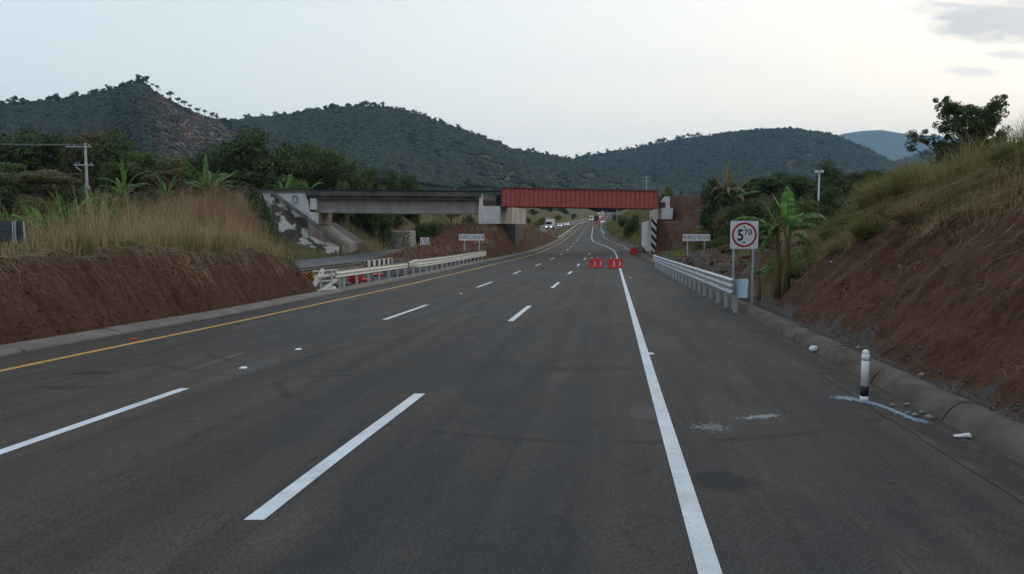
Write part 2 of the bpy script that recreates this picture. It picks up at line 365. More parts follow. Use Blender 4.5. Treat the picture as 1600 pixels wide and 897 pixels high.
def mat_asphalt():
    m = bpy.data.materials.new('asphalt'); m.use_nodes = True; N, L = nodes_of(m); b = N['Principled BSDF']
    tc = N.new('ShaderNodeTexCoord'); rot = N.new('ShaderNodeMapping'); L.new(tc.outputs['Object'], rot.inputs[0]); rot.inputs['Rotation'].default_value = (0, 0, rad(7.4))
    def noise(scale, st=(1, 1, 1), det=6, ro=.6, off=(0, 0, 0)):
        mp = N.new('ShaderNodeMapping'); L.new(rot.outputs[0], mp.inputs[0]); mp.inputs['Scale'].default_value = st; mp.inputs['Location'].default_value = off
        n = N.new('ShaderNodeTexNoise'); n.inputs['Scale'].default_value = scale; n.inputs['Detail'].default_value = det; n.inputs['Roughness'].default_value = ro; L.new(mp.outputs[0], n.inputs[0]); return n.outputs[0]
    def mr(v, a, c, d=0, e=1):
        n = N.new('ShaderNodeMapRange'); n.interpolation_type = 'SMOOTHSTEP'; L.new(v, n.inputs[0])
        for i, q in enumerate((a, c, d, e)): n.inputs[i+1].default_value = q
        return n.outputs[0]
    def mth(op, a, c):
        n = N.new('ShaderNodeMath'); n.operation = op
        for i, q in enumerate((a, c)):
            if isinstance(q, (int, float)): n.inputs[i].default_value = q
            else: L.new(q, n.inputs[i])
        return n.outputs[0]
    def mix(f, a, c, bt='MIX'):
        n = N.new('ShaderNodeMix'); n.data_type = 'RGBA'; n.blend_type = bt
        if isinstance(f, (int, float)): n.inputs[0].default_value = f
        else: L.new(f, n.inputs[0])
        for i, q in ((6, a), (7, c)):
            if isinstance(q, tuple): n.inputs[i].default_value = (*q, 1)
            else: L.new(q, n.inputs[i])
        return n.outputs[2]
    big = noise(.13, (1, .5, 1), 6, .65); med = noise(.9, (1, .35, 1), 6); streak = noise(2.2, (1, .05, 1), 5); fine = noise(38, (1, 1, 1), 3, .7); grit = noise(160, (1, 1, 1), 2, .6)
    c = mix(mr(big, .40, .60), (.041, .041, .044), (.080, .065, .053))
    c = mix(mth('MULTIPLY', mr(med, .48, .68), .75), c, (.105, .086, .069))
    c = mix(mth('MULTIPLY', mr(streak, .50, .62), .42), c, (.017, .018, .021))
    c = mix(mth('MULTIPLY', mr(streak, .46, .36), .45), c, (.076, .067, .057))
    blot = noise(3.2, (1, .7, 1), 5, .7, (5, 3, 0)); c = mix(mr(blot, .56, .68, 0, .55), c, (.020, .019, .019)); c = mix(mr(blot, .42, .32, 0, .35), c, (.085, .076, .066))
    c = mix(mr(fine, .46, .62, 0, .65), c, (.022, .020, .018)); c = mix(mr(fine, .46, .34, 0, .32), c, (.13, .115, .10))
    c = mix(mr(grit, .56, .66, 0, .65), c, (.13, .125, .12))
    c = mix(mr(grit, .44, .34, 0, .6), c, (.009, .009, .009))
    dz_ = N.new('ShaderNodeTexVoronoi'); dz_.feature = 'DISTANCE_TO_EDGE'; dz_.inputs['Scale'].default_value = .30
    wp = N.new('ShaderNodeMapping'); L.new(rot.outputs[0], wp.inputs[0]); wv = N.new('ShaderNodeVectorMath'); wv.operation = 'ADD'; nn = N.new('ShaderNodeTexNoise'); nn.inputs['Scale'].default_value = 1.6; nn.inputs['Detail'].default_value = 6; L.new(rot.outputs[0], nn.inputs[0]); L.new(wp.outputs[0], wv.inputs[0]); L.new(nn.outputs['Color'], wv.inputs[1]); L.new(wv.outputs[0], dz_.inputs['Vector'])
    c = mix(mth('MULTIPLY', mr(dz_.outputs['Distance'], .006, .001), mr(big, .58, .66, 0, .5)), c, (.010, .010, .011))
    sx = N.new('ShaderNodeSeparateXYZ'); L.new(rot.outputs[0], sx.inputs[0])
    def wheel(c0, w):   # darker, polished wheel paths along the lanes
        a = N.new('ShaderNodeMath'); a.operation = 'ABSOLUTE'; L.new(mth('SUBTRACT', sx.outputs[0], c0), a.inputs[0]); return mr(a.outputs[0], w, 0)
    def seam(c0, w, f, col):
        nonlocal c
        c = mix(mth('MULTIPLY', wheel(c0, w), mr(med, .38, .6, f*.3, f)), c, col)
    seam(-4.55, .02, .35, (.012, .012, .013)); seam(-8.2, .03, .7, (.012, .012, .013)); seam(2.0, .02, .35, (.012, .012, .013)); seam(-1.0, .02, .5, (.015, .015, .016))
    for c0 in (-1.95, -.35, -5.4, -3.6, -9.2, -7.3): seam(c0, .6, .30, (.024, .025, .028))
    for c0 in (-1.15, -4.5): seam(c0, .35, .30, (.014, .013, .013))
    def patch(px, py, ra, rb, col, f, rz=0, k=1.2, ns=7):
        nonlocal c
        p = road_hit(px, py)
        mp = N.new('ShaderNodeMapping'); mp.vector_type = 'TEXTURE'; L.new(tc.outputs['Object'], mp.inputs[0])
        mp.inputs['Location'].default_value = tuple(p); mp.inputs['Rotation'].default_value = (0, 0, rz); mp.inputs['Scale'].default_value = (ra, rb, 3)
        ln = N.new('ShaderNodeVectorMath'); ln.operation = 'LENGTH'; L.new(mp.outputs[0], ln.inputs[0])
        n = noise(ns, (1, .5, 1), 5, .65, (px, 0, 0))
        r = mth('ADD', ln.outputs['Value'], mth('MULTIPLY', mth('SUBTRACT', n, .5), k*2))
        c = mix(mr(r, 1.0, .55, 0, f), c, col)
    R_ = rad
    patch(1130, 752, .36, .42, (0.021, 0.022, 0.024), .8, k=.5)
    patch(1015, 645, .32, .55, (0.093, 0.087, 0.081), .7, k=.6)
    patch(1190, 651, .30, .085, (0.240, 0.264, 0.282), .95, R_(20), 2.2, 14)
    patch(1112, 668, .22, .22, (0.180, 0.192, 0.204), .7, 0, 2.4, 16)
    patch(1375, 625, .42, .16, (0.216, 0.276, 0.336), .95, R_(-20), 1.2, 16)
    patch(1418, 642, .50, .12, (0.228, 0.288, 0.348), .95, R_(-62), 1.2, 16)
    patch(1320, 622, .25, .10, (0.168, 0.204, 0.240), .8, 0, 1.6, 16)
    patch(350, 560, .09, 1.2, (0.114, 0.114, 0.114), .8, R_(-7.4), .5)
    patch(305, 575, .09, 1.6, (0.078, 0.078, 0.078), .8, R_(-7.4), .7)
    patch(385, 576, .28, 1.6, (0.084, 0.081, 0.078), .7, R_(-7.4), .6)
    patch(140, 583, .5, .25, (0.015, 0.015, 0.015), .7, 0, 1.0, 4)
    patch(100, 605, .5, .22, (0.018, 0.018, 0.018), .6, 0, 1.0, 4)
    patch(200, 516, .7, .35, (0.015, 0.015, 0.015), .7, 0, 1.2, 4)
    patch(975, 408, 3.5, 1.8, (0.090, 0.081, 0.072), .5, 0, 1.0, 1.2)
    patch(1000, 432, 2.6, 1.0, (0.084, 0.072, 0.060), .45, 0, 1.2, 1.4)
    patch(850, 470, 3.2, 1.2, (0.072, 0.069, 0.066), .4, 0, 1.2, 1.0)
    patch(900, 575, 1.2, .4, (0.021, 0.022, 0.024), .4, 0, 1.5, 2)
    patch(300, 490, 2.5, 1.5, (0.021, 0.022, 0.026), .5, 0, 1.5, 1)
    patch(760, 590, .9, 3.0, (0.027, 0.028, 0.031), .45, R_(-7.4), 1.2, 1.5)
    patch(1230, 700, .8, 1.6, (0.069, 0.057, 0.048), .4, R_(-7.4), 1.4, 2)
    # tyre scuffs: thin arcs
    for (px, py, r0) in ((345, 535, 3.4), (420, 520, 4.6), (560, 560, 5.2)):
        p = road_hit(px, py); mp = N.new('ShaderNodeMapping'); mp.vector_type = 'TEXTURE'; L.new(tc.outputs['Object'], mp.inputs[0]); mp.inputs['Location'].default_value = (p.x+r0*.8, p.y-.8, p.z)
        ln = N.new('ShaderNodeVectorMath'); ln.operation = 'LENGTH'; L.new(mp.outputs[0], ln.inputs[0])
        a = N.new('ShaderNodeMath'); a.operation = 'ABSOLUTE'; L.new(mth('SUBTRACT', ln.outputs['Value'], r0), a.inputs[0])
        c = mix(mth('MULTIPLY', mr(a.outputs[0], .13, .03, 0, .5), mr(med, .42, .55)), c, (.018, .018, .02))
    L.new(c, b.inputs['Base Color'])
    b.inputs['Specular IOR Level'].default_value = .18
    rr = mr(big, .3, .7, .72, .9); L.new(rr, b.inputs['Roughness'])
    bp = N.new('ShaderNodeBump'); bp.inputs['Strength'].default_value = .35; bp.inputs['Distance'].default_value = .01; L.new(grit, bp.inputs['Height']); L.new(bp.outputs[0], b.inputs['Normal'])
    return m

def mat_paint(name, col, worn):
    m = bpy.data.materials.new(name); m.use_nodes = True; N, L = nodes_of(m); b = N['Principled BSDF']
    tc = N.new('ShaderNodeTexCoord')
    def nz(sc, det=5): n = N.new('ShaderNodeTexNoise'); n.inputs['Scale'].default_value = sc; n.inputs['Detail'].default_value = det; n.inputs['Roughness'].default_value = .65; L.new(tc.outputs['Object'], n.inputs[0]); return n.outputs[0]
    def mr(v, a, c_, e): n = N.new('ShaderNodeMapRange'); L.new(v, n.inputs[0]); n.inputs[1].default_value = a; n.inputs[2].default_value = c_; n.inputs[4].default_value = e; return n.outputs[0]
    def mix(f, a, c_):
        n = N.new('ShaderNodeMix'); n.data_type = 'RGBA'; L.new(f, n.inputs[0])
        for i, q in ((6, a), (7, c_)):
            if isinstance(q, tuple): n.inputs[i].default_value = (*q, 1)
            else: L.new(q, n.inputs[i])
        return n.outputs[2]
    c = mix(mr(nz(1.6), .40, .70, .8), col, tuple(v*.72 for v in col))
    c = mix(mr(nz(7), .55, .72, .6), c, tuple(v*.5 for v in col))
    c = mix(mr(nz(90, 3), .60, .66, worn), c, (.05, .048, .045))
    L.new(c, b.inputs['Base Color']); b.inputs['Roughness'].default_value = .7; b.inputs['Specular IOR Level'].default_value = .2; return m

def mat_ground():
    m = bpy.data.materials.new('earth_and_grass'); m.use_nodes = True; N, L = nodes_of(m); b = N['Principled BSDF']
    tc = N.new('ShaderNodeTexCoord')
    def noise(scale, st=(1, 1, 1), det=6, ro=.62):
        mp = N.new('ShaderNodeMapping'); L.new(tc.outputs['Object'], mp.inputs[0]); mp.inputs['Scale'].default_value = st
        n = N.new('ShaderNodeTexNoise'); n.inputs['Scale'].default_value = scale; n.inputs['Detail'].default_value = det; n.inputs['Roughness'].default_value = ro; L.new(mp.outputs[0], n.inputs[0]); return n.outputs[0]
    def ramp(v, stops):
        cr = N.new('ShaderNodeValToRGB'); L.new(v, cr.inputs[0]); e = cr.color_ramp.elements
        e[0].position = stops[0][0]; e[0].color = (*stops[0][1], 1); e[1].position = stops[-1][0]; e[1].color = (*stops[-1][1], 1)
        for p, c in stops[1:-1]: q = e.new(p); q.color = (*c, 1)
        return cr.outputs[0]
    def mix(f, a, c):
        n = N.new('ShaderNodeMix'); n.data_type = 'RGBA'
        if isinstance(f, (int, float)): n.inputs[0].default_value = f
        else: L.new(f, n.inputs[0])
        L.new(a, n.inputs[6]); L.new(c, n.inputs[7]); return n.outputs[2]
    at = N.new('ShaderNodeAttribute'); at.attribute_name = 'mask'; sp = N.new('ShaderNodeSeparateColor'); L.new(at.outputs['Color'], sp.inputs[0])
    soil = ramp(noise(.8, (1, 1, 2)), [(.3, (.045, .020, .014)), (.45, (.082, .036, .024)), (.58, (.120, .057, .036)), (.72, (.175, .098, .064))])
    soilf = ramp(noise(9, (1, 1, .5)), [(.3, (.022, .011, .008)), (.5, (.090, .040, .025)), (.7, (.185, .098, .062))])
    soil = mix(.5, soil, soilf)
    stk = ramp(noise(1.6, (.35, 2.6, .35), 6, .7), [(.36, (.028, .014, .010)), (.5, (.095, .042, .026)), (.66, (.20, .115, .075))])
    soil = mix(.24, soil, stk)
    # pale root and clay flecks
    fl = N.new('ShaderNodeMapRange'); L.new(noise(26, (1, 1, .3), 3), fl.inputs[0]); fl.inputs[1].default_value = .62; fl.inputs[2].default_value = .72; fl.inputs[4].default_value = .5
    pale = N.new('ShaderNodeRGB'); pale.outputs[0].default_value = (.20, .14, .10, 1)
    soil = mix(fl.outputs[0], soil, pale.outputs[0])
    grass = ramp(noise(.5), [(.3, (.045, .055, .020)), (.5, (.085, .085, .035)), (.7, (.15, .125, .06))])
    grassf = ramp(noise(7), [(.3, (.035, .040, .018)), (.5, (.10, .088, .045)), (.7, (.17, .14, .075))])
    grass = mix(.5, grass, grassf)
    gr = ramp(noise(22, det=3), [(.3, (.030, .029, .029)), (.5, (.085, .084, .084)), (.7, (.17, .17, .17))])
    grs = ramp(noise(1.1), [(.35, (.11, .10, .095)), (.65, (.105, .065, .048))])
    gr = mix(.45, gr, grs)
    c = mix(sp.outputs[0], grass, soil); c = mix(sp.outputs[2], c, gr)
    L.new(c, b.inputs['Base Color']); b.inputs['Roughness'].default_value = .95; b.inputs['Specular IOR Level'].default_value = .15
    ad = N.new('ShaderNodeMath'); ad.operation = 'ADD'; L.new(noise(5), ad.inputs[0]); L.new(noise(24, det=4), ad.inputs[1])
    bp = N.new('ShaderNodeBump'); bp.inputs['Strength'].default_value = .9; bp.inputs['Distance'].default_value = .07; L.new(ad.outputs[0], bp.inputs['Height']); L.new(bp.outputs[0], b.inputs['Normal'])
    return m

MAT = dict(
 asphalt=mat_asphalt(), ground=mat_ground(),
 asphalt2=M('old_asphalt', (.075, .078, .085), (.11, .11, .115), .4, .75, .2, 60),
 white_paint=mat_paint('road_paint_white', (.66, .70, .74), .75),
 yellow_paint=mat_paint('road_paint_yellow', (.60, .33, .08), .85),
 kerb_dark=M('kerb_concrete_stained', (.060, .048, .038), (.130, .108, .088), 2.2, .9, .4, 40, stretch=(1, .6, 1)),
 kerb=M('kerb_concrete', (.14, .125, .108), (.20, .18, .16), 2.2, .9, .4, 40, stretch=(1, .6, 1)),
gutter_lip=M('dusty_lip', (.085, .075, .064), (.045, .040, .035), 2.5, .95, .4, 40),
 gutter=M('gutter_concrete', (.035, .032, .029), (.060, .054, .048), 1.2, .9, .4, 30),
 dirt=M('washed_dirt', (.060, .040, .031), (.12, .095, .08), 12, .95, .8, 60),
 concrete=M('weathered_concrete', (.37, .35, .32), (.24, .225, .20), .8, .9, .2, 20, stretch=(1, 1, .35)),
 concrete_dark=M('dark_and_shaded_concrete', (.135, .125, .112), (.075, .070, .063), .9, .92, .2, 20, stretch=(1, 1, .4)),  # darker concrete; on the deck and pier column its tone stands for shade
 whitewash=M('whitewashed_concrete', (.62, .63, .63), (.44, .44, .43), 1.3, .85, .15, 18, stretch=(1, 1, .25), lo=.4, hi=.8),
 rusted=M('rust_streaked_whitewash', (.54, .50, .45), (.19, .105, .065), .9, .85, .15, 18, stretch=(1.2, 1.2, .12), lo=.45, hi=.66),
 red_steel=M('red_oxide_painted_steel', (.44, .115, .095), (.36, .090, .075), 1.2, .55, .05, stretch=(1, 1, .3), lo=.4, hi=.8),
 red_dark=M('red_oxide_painted_steel_flange', (.24, .045, .038), (.16, .035, .03), 1.2, .6),
 galv=M('galvanised_steel', (.50, .55, .60), (.40, .45, .50), 3, .45, 0, metal=.35, lo=.3, hi=.7),
 rail_white=M('painted_rail', (.66, .66, .62), (.50, .49, .45), 2.5, .45, 0, metal=.1, lo=.35, hi=.8),
 sign_white=M('sign_white', (.72, .73, .76), (.66, .67, .70), 3, .4),
 sign_red=M('sign_red', (.40, .018, .03), (.34, .015, .026), 3, .4),
 sign_green=M('sign_green', (.02, .20, .13), (.02, .16, .10), 3, .4),
 black=M('black_paint', (.012, .013, .018), (.02, .02, .026), 3, .5),
 dark_sign=M('sign_back_painted', (.075, .09, .11), (.055, .065, .08), 3, .6),
 grey_sign=M('sign_back_bare_metal', (.22, .24, .26), (.16, .17, .19), 3, .5, metal=.3),
 red_plastic=M('red_plastic', (.62, .045, .035), (.50, .035, .03), 4, .45, spec=.5),
 pebble=M('pale_pebble', (.30, .31, .32), (.20, .20, .21), 8, .9),
 white_plastic=M('white_plastic', (.82, .83, .84), (.74, .75, .76), 6, .4),
 yellow=M('yellow_sheet', (.55, .27, .05), (.45, .22, .04), 4, .5),
 bark=M('bark', (.085, .065, .05), (.045, .036, .03), 6, .95, .6, stretch=(1, 1, .25)),
 dead=M('dead_wood', (.22, .17, .12), (.12, .09, .065), 8, .95, .3, stretch=(1, 1, .2)),
 pole=M('pole_concrete', (.42, .42, .41), (.30, .30, .29), 3, .85),
 wire=M('wire', (.16, .16, .16), (.14, .14, .14), 3, .6),
 stone=M('rubble_stone', (.13, .13, .13), (.06, .056, .054), 2, .95, .6, 12),
 clod=M('earth_clod', (.12, .055, .035), (.07, .034, .023), 3, .98, .6, 12),
 gabion=M('stone_wall', (.44, .41, .35), (.085, .075, .06), 3.2, .95, .9, 5, lo=.42, hi=.62, detail=3),
 glass=M('dark_window', (.02, .025, .03), (.02, .02, .025), 3, .1, spec=.6),
 car_white=M('car_paint_white', (.70, .71, .73), (.66, .67, .69), 3, .3, spec=.6),
 car_dark=M('car_paint_dark', (.035, .035, .04), (.03, .03, .034), 3, .3, spec=.6),
 tyre=M('tyre', (.02, .02, .02), (.015, .015, .015), 3, .9),
 rim=M('wheel_rim', (.3, .3, .3), (.2, .2, .2), 3, .4, metal=.6),
 lamp=M('lit_headlight', (.9, .9, .85), (.9, .9, .85), 3, .3, emit=(1, .95, .85), es=4),
 tail=M('lit_tail_light', (.6, .02, .02), (.6, .02, .02), 3, .3, emit=(1, .05, .03), es=4),
 litter=M('white_litter', (.70, .71, .72), (.55, .56, .58), 8, .6),
 rubber=M('black_litter', (.02, .02, .022), (.035, .035, .035), 8, .7),
 pink=M('pink_litter', (.42, .17, .17), (.33, .12, .12), 8, .7),
 bird=M('dark_feathers', (.012, .012, .014), (.02, .02, .02), 8, .8),
 paint_blue=M('blue_spray_paint', (.10, .22, .33), (.06, .14, .22), 5, .7),
 hood=M('far_hill_scrub', (.040, .050, .030), (.085, .075, .045), .02, .95),
 leaf_dark=ML('dark_foliage', [(.024, .042, .016), (.045, .074, .026), (.070, .104, .036), (.10, .128, .048)], .15),
 leaf_mid=ML('mid_foliage', [(.042, .066, .022), (.070, .110, .034), (.105, .150, .046), (.15, .185, .065)], .2),
 leaf_olive=ML('olive_foliage', [(.070, .072, .030), (.12, .118, .048), (.17, .155, .068), (.22, .19, .09)], .2),
 leaf_bright=ML('bright_foliage', [(.04, .10, .02), (.07, .16, .03), (.10, .20, .045)], .25),
 leaf_hill=ML('hill_woodland', [(.016, .026, .016), (.020, .031, .018), (.025, .036, .020), (.031, .041, .023)], 0),
 leaf_brownscrub=ML('dry_scrub', [(.085, .06, .04), (.12, .085, .055), (.07, .065, .035)], 0),
 banana=ML('banana_leaf', [(.045, .105, .026), (.085, .175, .04), (.15, .26, .065)], .35, .45),
 banana_dry=ML('dry_banana_leaf', [(.13, .095, .055), (.22, .17, .10), (.30, .24, .14)], .2),
 grass_dry=ML('dry_grass', [(.16, .115, .06), (.26, .19, .10), (.36, .27, .15), (.46, .37, .22)], .3),
 grass_pink=ML('reddish_dry_grass', [(.19, .12, .075), (.29, .19, .115), (.38, .26, .165), (.44, .33, .21)], .3),
 grass_olive=ML('olive_grass', [(.09, .10, .030), (.15, .155, .045), (.22, .205, .065), (.28, .25, .10)], .3),
 grass_green=ML('green_grass', [(.065, .11, .028), (.11, .17, .042), (.16, .21, .06)], .3),
 root=ML('dry_roots', [(.06, .045, .035), (.11, .085, .065), (.20, .165, .13)], .1),
)

# ------------------------------------------------------------------ ground sheet
def build_ground():
    ys = [-14.0]
    while ys[-1] < 11000:
        y = ys[-1]
        step = .45 if y < 4 else (.13 if y < 34 else (.22 if y < 52 else .4 if y < 110 else min(120, max(.8, (y-90)*.035))))
        ys.append(y+step)
    ys = np.array(ys)
    a = np.concatenate([np.arange(0, 2.2, .085), np.arange(2.2, 6.5, .12), np.arange(6.5, 14, .3), np.arange(14, 34, .8), np.geomspace(34, 2600, 60)])
    # between the two carriageway edges the columns run evenly; the outer ones spread with distance
    left = -a[::-1]; right = a
    rows = []
    for y in ys:
        L = float(F_L(y))-.40; R = float(F_R(y))+.9
        k = 1 if y < 130 else 1+(y-130)/600
        k = min(k, 4.5)
        mid = np.linspace(L, R, 9)[1:-1]
        rows.append(np.concatenate([L+left*k, mid, R+right*k]))
    X = np.array(rows); Y = np.repeat(ys[:, None], X.shape[1], 1)
    Z, soil, grav = ground(X, Y)
    n, m = X.shape
    V = np.stack([X, Y, Z], -1).reshape(-1, 3)
    i = np.arange(n-1)[:, None]*m+np.arange(m-1)[None, :]; i = i.ravel()
    F = np.stack([i, i+1, i+m+1, i+m], -1)
    me = raw_mesh('ground', V, F, smooth=True)
    ca = me.color_attributes.new('mask', 'FLOAT_COLOR', 'POINT')
    c = np.stack([soil.ravel(), 0*soil.ravel(), grav.ravel(), np.ones(n*m)], -1).astype(np.float32)
    ca.data.foreach_set('color', c.ravel())
    link('ground', me, MAT['ground'], kind='structure')
build_ground()

# ------------------------------------------------------------------ roads, markings, kerbs
def ribbon(name, xa, xb, y0, y1, dz, mat, parent=None, step=1.0, kind=None, n=1, zf=zr):
    ys = [y0]
    while ys[-1] < y1-1e-6: ys.append(min(y1, ys[-1]+step*max(1, ys[-1]/60)))
    ys = np.array(ys); A = xa(ys); B = xb(ys); Z = zf(ys)+dz
    cols = [np.stack([A+(B-A)*k/n, ys, Z], -1) for k in range(n+1)]
    V = np.stack(cols, 1).reshape(-1, 3); m = n+1
    i = (np.arange(len(ys)-1)[:, None]*m+np.arange(n)[None]).ravel()
    return link(name, raw_mesh(name, V, np.stack([i, i+1, i+m+1, i+m], -1), smooth=True), mat, parent, kind=kind)
road = ribbon('road', F_L, lambda y: F_R(y)+.02, -14, 1250, 0, MAT['asphalt'], kind='structure', n=4)
old = ribbon('road', F_OL, F_OR, -14, 1250, .004, MAT['asphalt2'], kind='structure', n=2)
def line(name, f, y0, y1, mat, w=.15, parent=road):
    k = 1+max(0, (y0-60)/250)        # far dashes keep their true width
    return ribbon(name, lambda y: f(y)-w/2, lambda y: f(y)+w/2, y0, y1, .004, mat, parent, step=.5)
line('yellow_edge_line', F_yellow, -12, 1000, MAT['yellow_paint'], .15)
line('white_edge_line', F_white, -12, 1000, MAT['white_paint'], .16)
d1 = curve([(145, 657), (288, 607), (633, 488.5), (761, 443.5), (815, 423), (864, 404), (884, 393), (897.5, 380), (901, 376), (918, 352)], far(-1.8), 4)
d2 = curve([(522, 715), (655, 617), (811, 491), (867.5, 446), (892, 425), (905.6, 412), (914, 404.6), (920, 398.5), (924, 389), (925, 381)], None, 2)
ya = road_hit(395, 813).y
k = -1
while True:
    y = ya+15*k
    if y > 108: break
    line('lane_dash', d2, y, y+5, MAT['white_paint'], .16); k += 1
yb = road_hit(288, 607).y-5
k = -1
while yb+15*k < 620:
    y = yb+15*k; line('lane_dash', d1, y, y+5, MAT['white_paint'], .15); k += 1
line('edge_line', lambda y: F_OL(y)+.35, 40, 900, MAT['white_paint'], .12, old)
line('edge_line', lambda y: F_OR(y)-.35, 40, 900, MAT['yellow_paint'], .12, old)
# road studs
def stud(px, py, label):
    p = road_hit(px, py); b = MB(); w = .06
    b.add([(-w, -w, 0), (w, -w, 0), (w, w, 0), (-w, w, 0), (-w*.6, -w*.4, .02), (w*.6, -w*.4, .02), (w*.6, w*.4, .02), (-w*.6, w*.4, .02)],
          [(4, 5, 6, 7), (0, 1, 5, 4), (1, 2, 6, 5), (2, 3, 7, 6), (3, 0, 4, 7)])
    b.build('road_stud', MAT['white_plastic'], loc=(p.x, p.y, p.z+.002), label=label, cat='road stud')
stud(1017, 553, 'small white road stud just right of the solid white edge line')
stud(720, 459, 'small white road stud between the two far lane dashes on the left')
stud(466, 546, 'small white road stud on the bare asphalt left of centre')
stud(985, 434, 'small white road stud right of the edge line before the red barriers')
stud(380, 575, 'small white road stud beside the faint scraped-off marking')
q = road_hit(208, 531)
MB().cbox((0, 0, .012), (.16, .10, .022), .3).build('reflector_stud', MAT['red_plastic'], loc=(q.x, q.y, q.z+.004), label='orange road stud lying on the yellow edge line', cat='road stud')

# kerb on the left, gutter and kerb on the right
def kerb_sweep(name, edge, prof, y0, y1, mat, side, gap=None, step=.5):
    b = MB(); L_ = gap or 1e9; y = y0; k = 0
    while y < y1-1e-6:
        e = min(y1, y+L_); ys = np.linspace(y, e-(.025 if gap else 0), max(2, int((e-y)/step)+1)); j = .008*math.sin(k*2.4) if gap else 0; k += 1
        b.sweep([(a+j, h+j*.6) for a, h in prof], [((float(edge(q)), q, float(zr(q))), (side, 0, 0)) for q in ys], smooth=True); y = e
    me = b.mesh(name); return link(name, me, mat, kind='structure')
kerb_sweep('kerb', F_L, [(-.02, -.05), (-.02, .035), (.06, .075), (.36, .13), (.47, .14), (.53, .10), (.54, -.1)], -14, 260, MAT['kerb'], -1, 2.9)
kerb_sweep('gutter', F_R, [(.0, .0), (.05, .002), (.12, -.012), (.34, -.06), (.54, -.065), (.65, -.05)], -14, 120, MAT['gutter'], 1)
kerb_sweep('kerb', F_R, [(.62, -.09), (.65, -.04), (.71, .06), (.78, .13), (.87, .175), (.97, .185), (1.06, .17), (1.12, .13), (1.17, -.1)], -14, 96, MAT['kerb_dark'], 1, 2.6)
ribbon('asphalt_lip', lambda y: F_R(y)-.05-.03*vnoise(y*2, 0*y, 3), lambda y: F_R(y)+.05+.03*vnoise(y*3, 0*y, 4), -12, 60, .006, MAT['gutter_lip'], road, step=.3)
kerb_sweep('kerb', F_R, [(.1, -.07), (.1, .12), (.55, .14), (.6, -.1)], 100, 260, MAT['kerb'], 1, step=2)

def gutz(d): return np.interp(d, [0, .05, .12, .34, .54, .65], [.004, .004, -.010, -.058, -.063, -.048])
def beads():
    r = np.random.default_rng(77); n = 1500; A_ = [road_hit(*q) for q in ((1312, 621), (1352, 628), (1395, 637), (1445, 653))]
    t = r.random(n)*2.999; i = t.astype(int); f = t-i; X_ = np.array([q.x for q in A_]); Y_ = np.array([q.y for q in A_])
    w = .035+.03*r.random(n); x = X_[i]*(1-f)+X_[i+1]*f+r.normal(0, 1, n)*w; y = Y_[i]*(1-f)+Y_[i+1]*f+r.normal(0, 1, n)*w
    z = zr(y)+gutz(np.clip(x-F_R(y), 0, .6))+.003; s_ = r.uniform(.004, .013, n); a = r.uniform(0, 6.28, n)
    V = np.stack([np.stack([x+s_*np.cos(a+k*math.pi/2)*(1.6 if k % 2 else .9), y+s_*np.sin(a+k*math.pi/2)*(1.6 if k % 2 else .9), z+(s_*.5 if k == 1 else 0)], -1) for k in range(4)], 1)
    link('spilled_paint_flakes', raw_mesh('flakes', V.reshape(-1, 3), np.arange(n*4).reshape(n, 4)), M('pale_blue_flakes', (.34, .44, .54), (.24, .32, .40), 9, .8), kind='stuff')
beads()
def deb_strip():
    ys = np.arange(2, 40, .1); b = MB()
    V = []; F = []
    for i, y in enumerate(ys):
        w = .05+.07*(vnoise(y*1.3, 0, 5)+.6)
        x = float(F_R(y))+.50
        for s_, h in ((-1, -.085), (-.3, -.045+.012*vnoise(y*6, 1, 8)), (.4, -.04+.012*vnoise(y*7, 3, 8)), (1, -.08)):
            V.append((x+s_*w, y, float(zr(y))+h))
    for i in range(len(ys)-1):
        for k_ in range(3): F.append((i*4+k_, i*4+k_+1, i*4+5+k_, i*4+4+k_))
    link('washed_dirt', raw_mesh('washed_dirt', V, F, smooth=True), MAT['dirt'], kind='stuff')
deb_strip()

# ------------------------------------------------------------------ stones and clods
ICO = None
def ico():
    global ICO
    if ICO is None:
        import bmesh
        bm = bmesh.new(); bmesh.ops.create_icosphere(bm, subdivisions=1, radius=1); ICO = (np.array([v.co[:] for v in bm.verts]), np.array([[v.index for v in f.verts] for f in bm.faces])); 
        bm2 = bmesh.new(); bmesh.ops.create_icosphere(bm2, subdivisions=2, radius=1); ICO = ICO+(np.array([v.co[:] for v in bm2.verts]), np.array([[v.index for v in f.verts] for f in bm2.faces]))
    return ICO
def blobs(pos, size, jitter=.3, flat=.7, sub=1, seed=0):
    I = ico(); v0, f0 = (I[0], I[1]) if sub == 1 else (I[2], I[3]); r = np.random.default_rng(seed); n = len(pos); k_ = len(v0)
    sc = size[:, None]*(1+r.uniform(-.3, .3, (n, 3)))*np.array([1, 1, flat])
    V = v0[None]*(1+r.uniform(-jitter, jitter, (n, k_, 1)))*sc[:, None, :]
    a = r.uniform(0, 6.28, n); ca, sa = np.cos(a), np.sin(a)
    X = V[..., 0]*ca[:, None]-V[..., 1]*sa[:, None]; Y = V[..., 0]*sa[:, None]+V[..., 1]*ca[:, None]
    V = np.stack([X, Y, V[..., 2]], -1)+pos[:, None, :]
    F = f0[None]+(np.arange(n)*k_)[:, None, None]
    return V.reshape(-1, 3), F.reshape(-1, 3)
def scatter_stones(name, n, fx, fy, size, mat, seed, sub=1, sink=.3):
    r = np.random.default_rng(seed); y = fy(r.random(n)); x = fx(r.random(n), y); z = ground(x, y)[0]
    s = size[0]*(size[1]/size[0])**(r.random(n)**2.2)
    V, F = blobs(np.stack([x, y, z+s*sink], -1), s, seed=seed, sub=sub)
    link(name, raw_mesh(name, V, None, F), mat, kind='stuff')
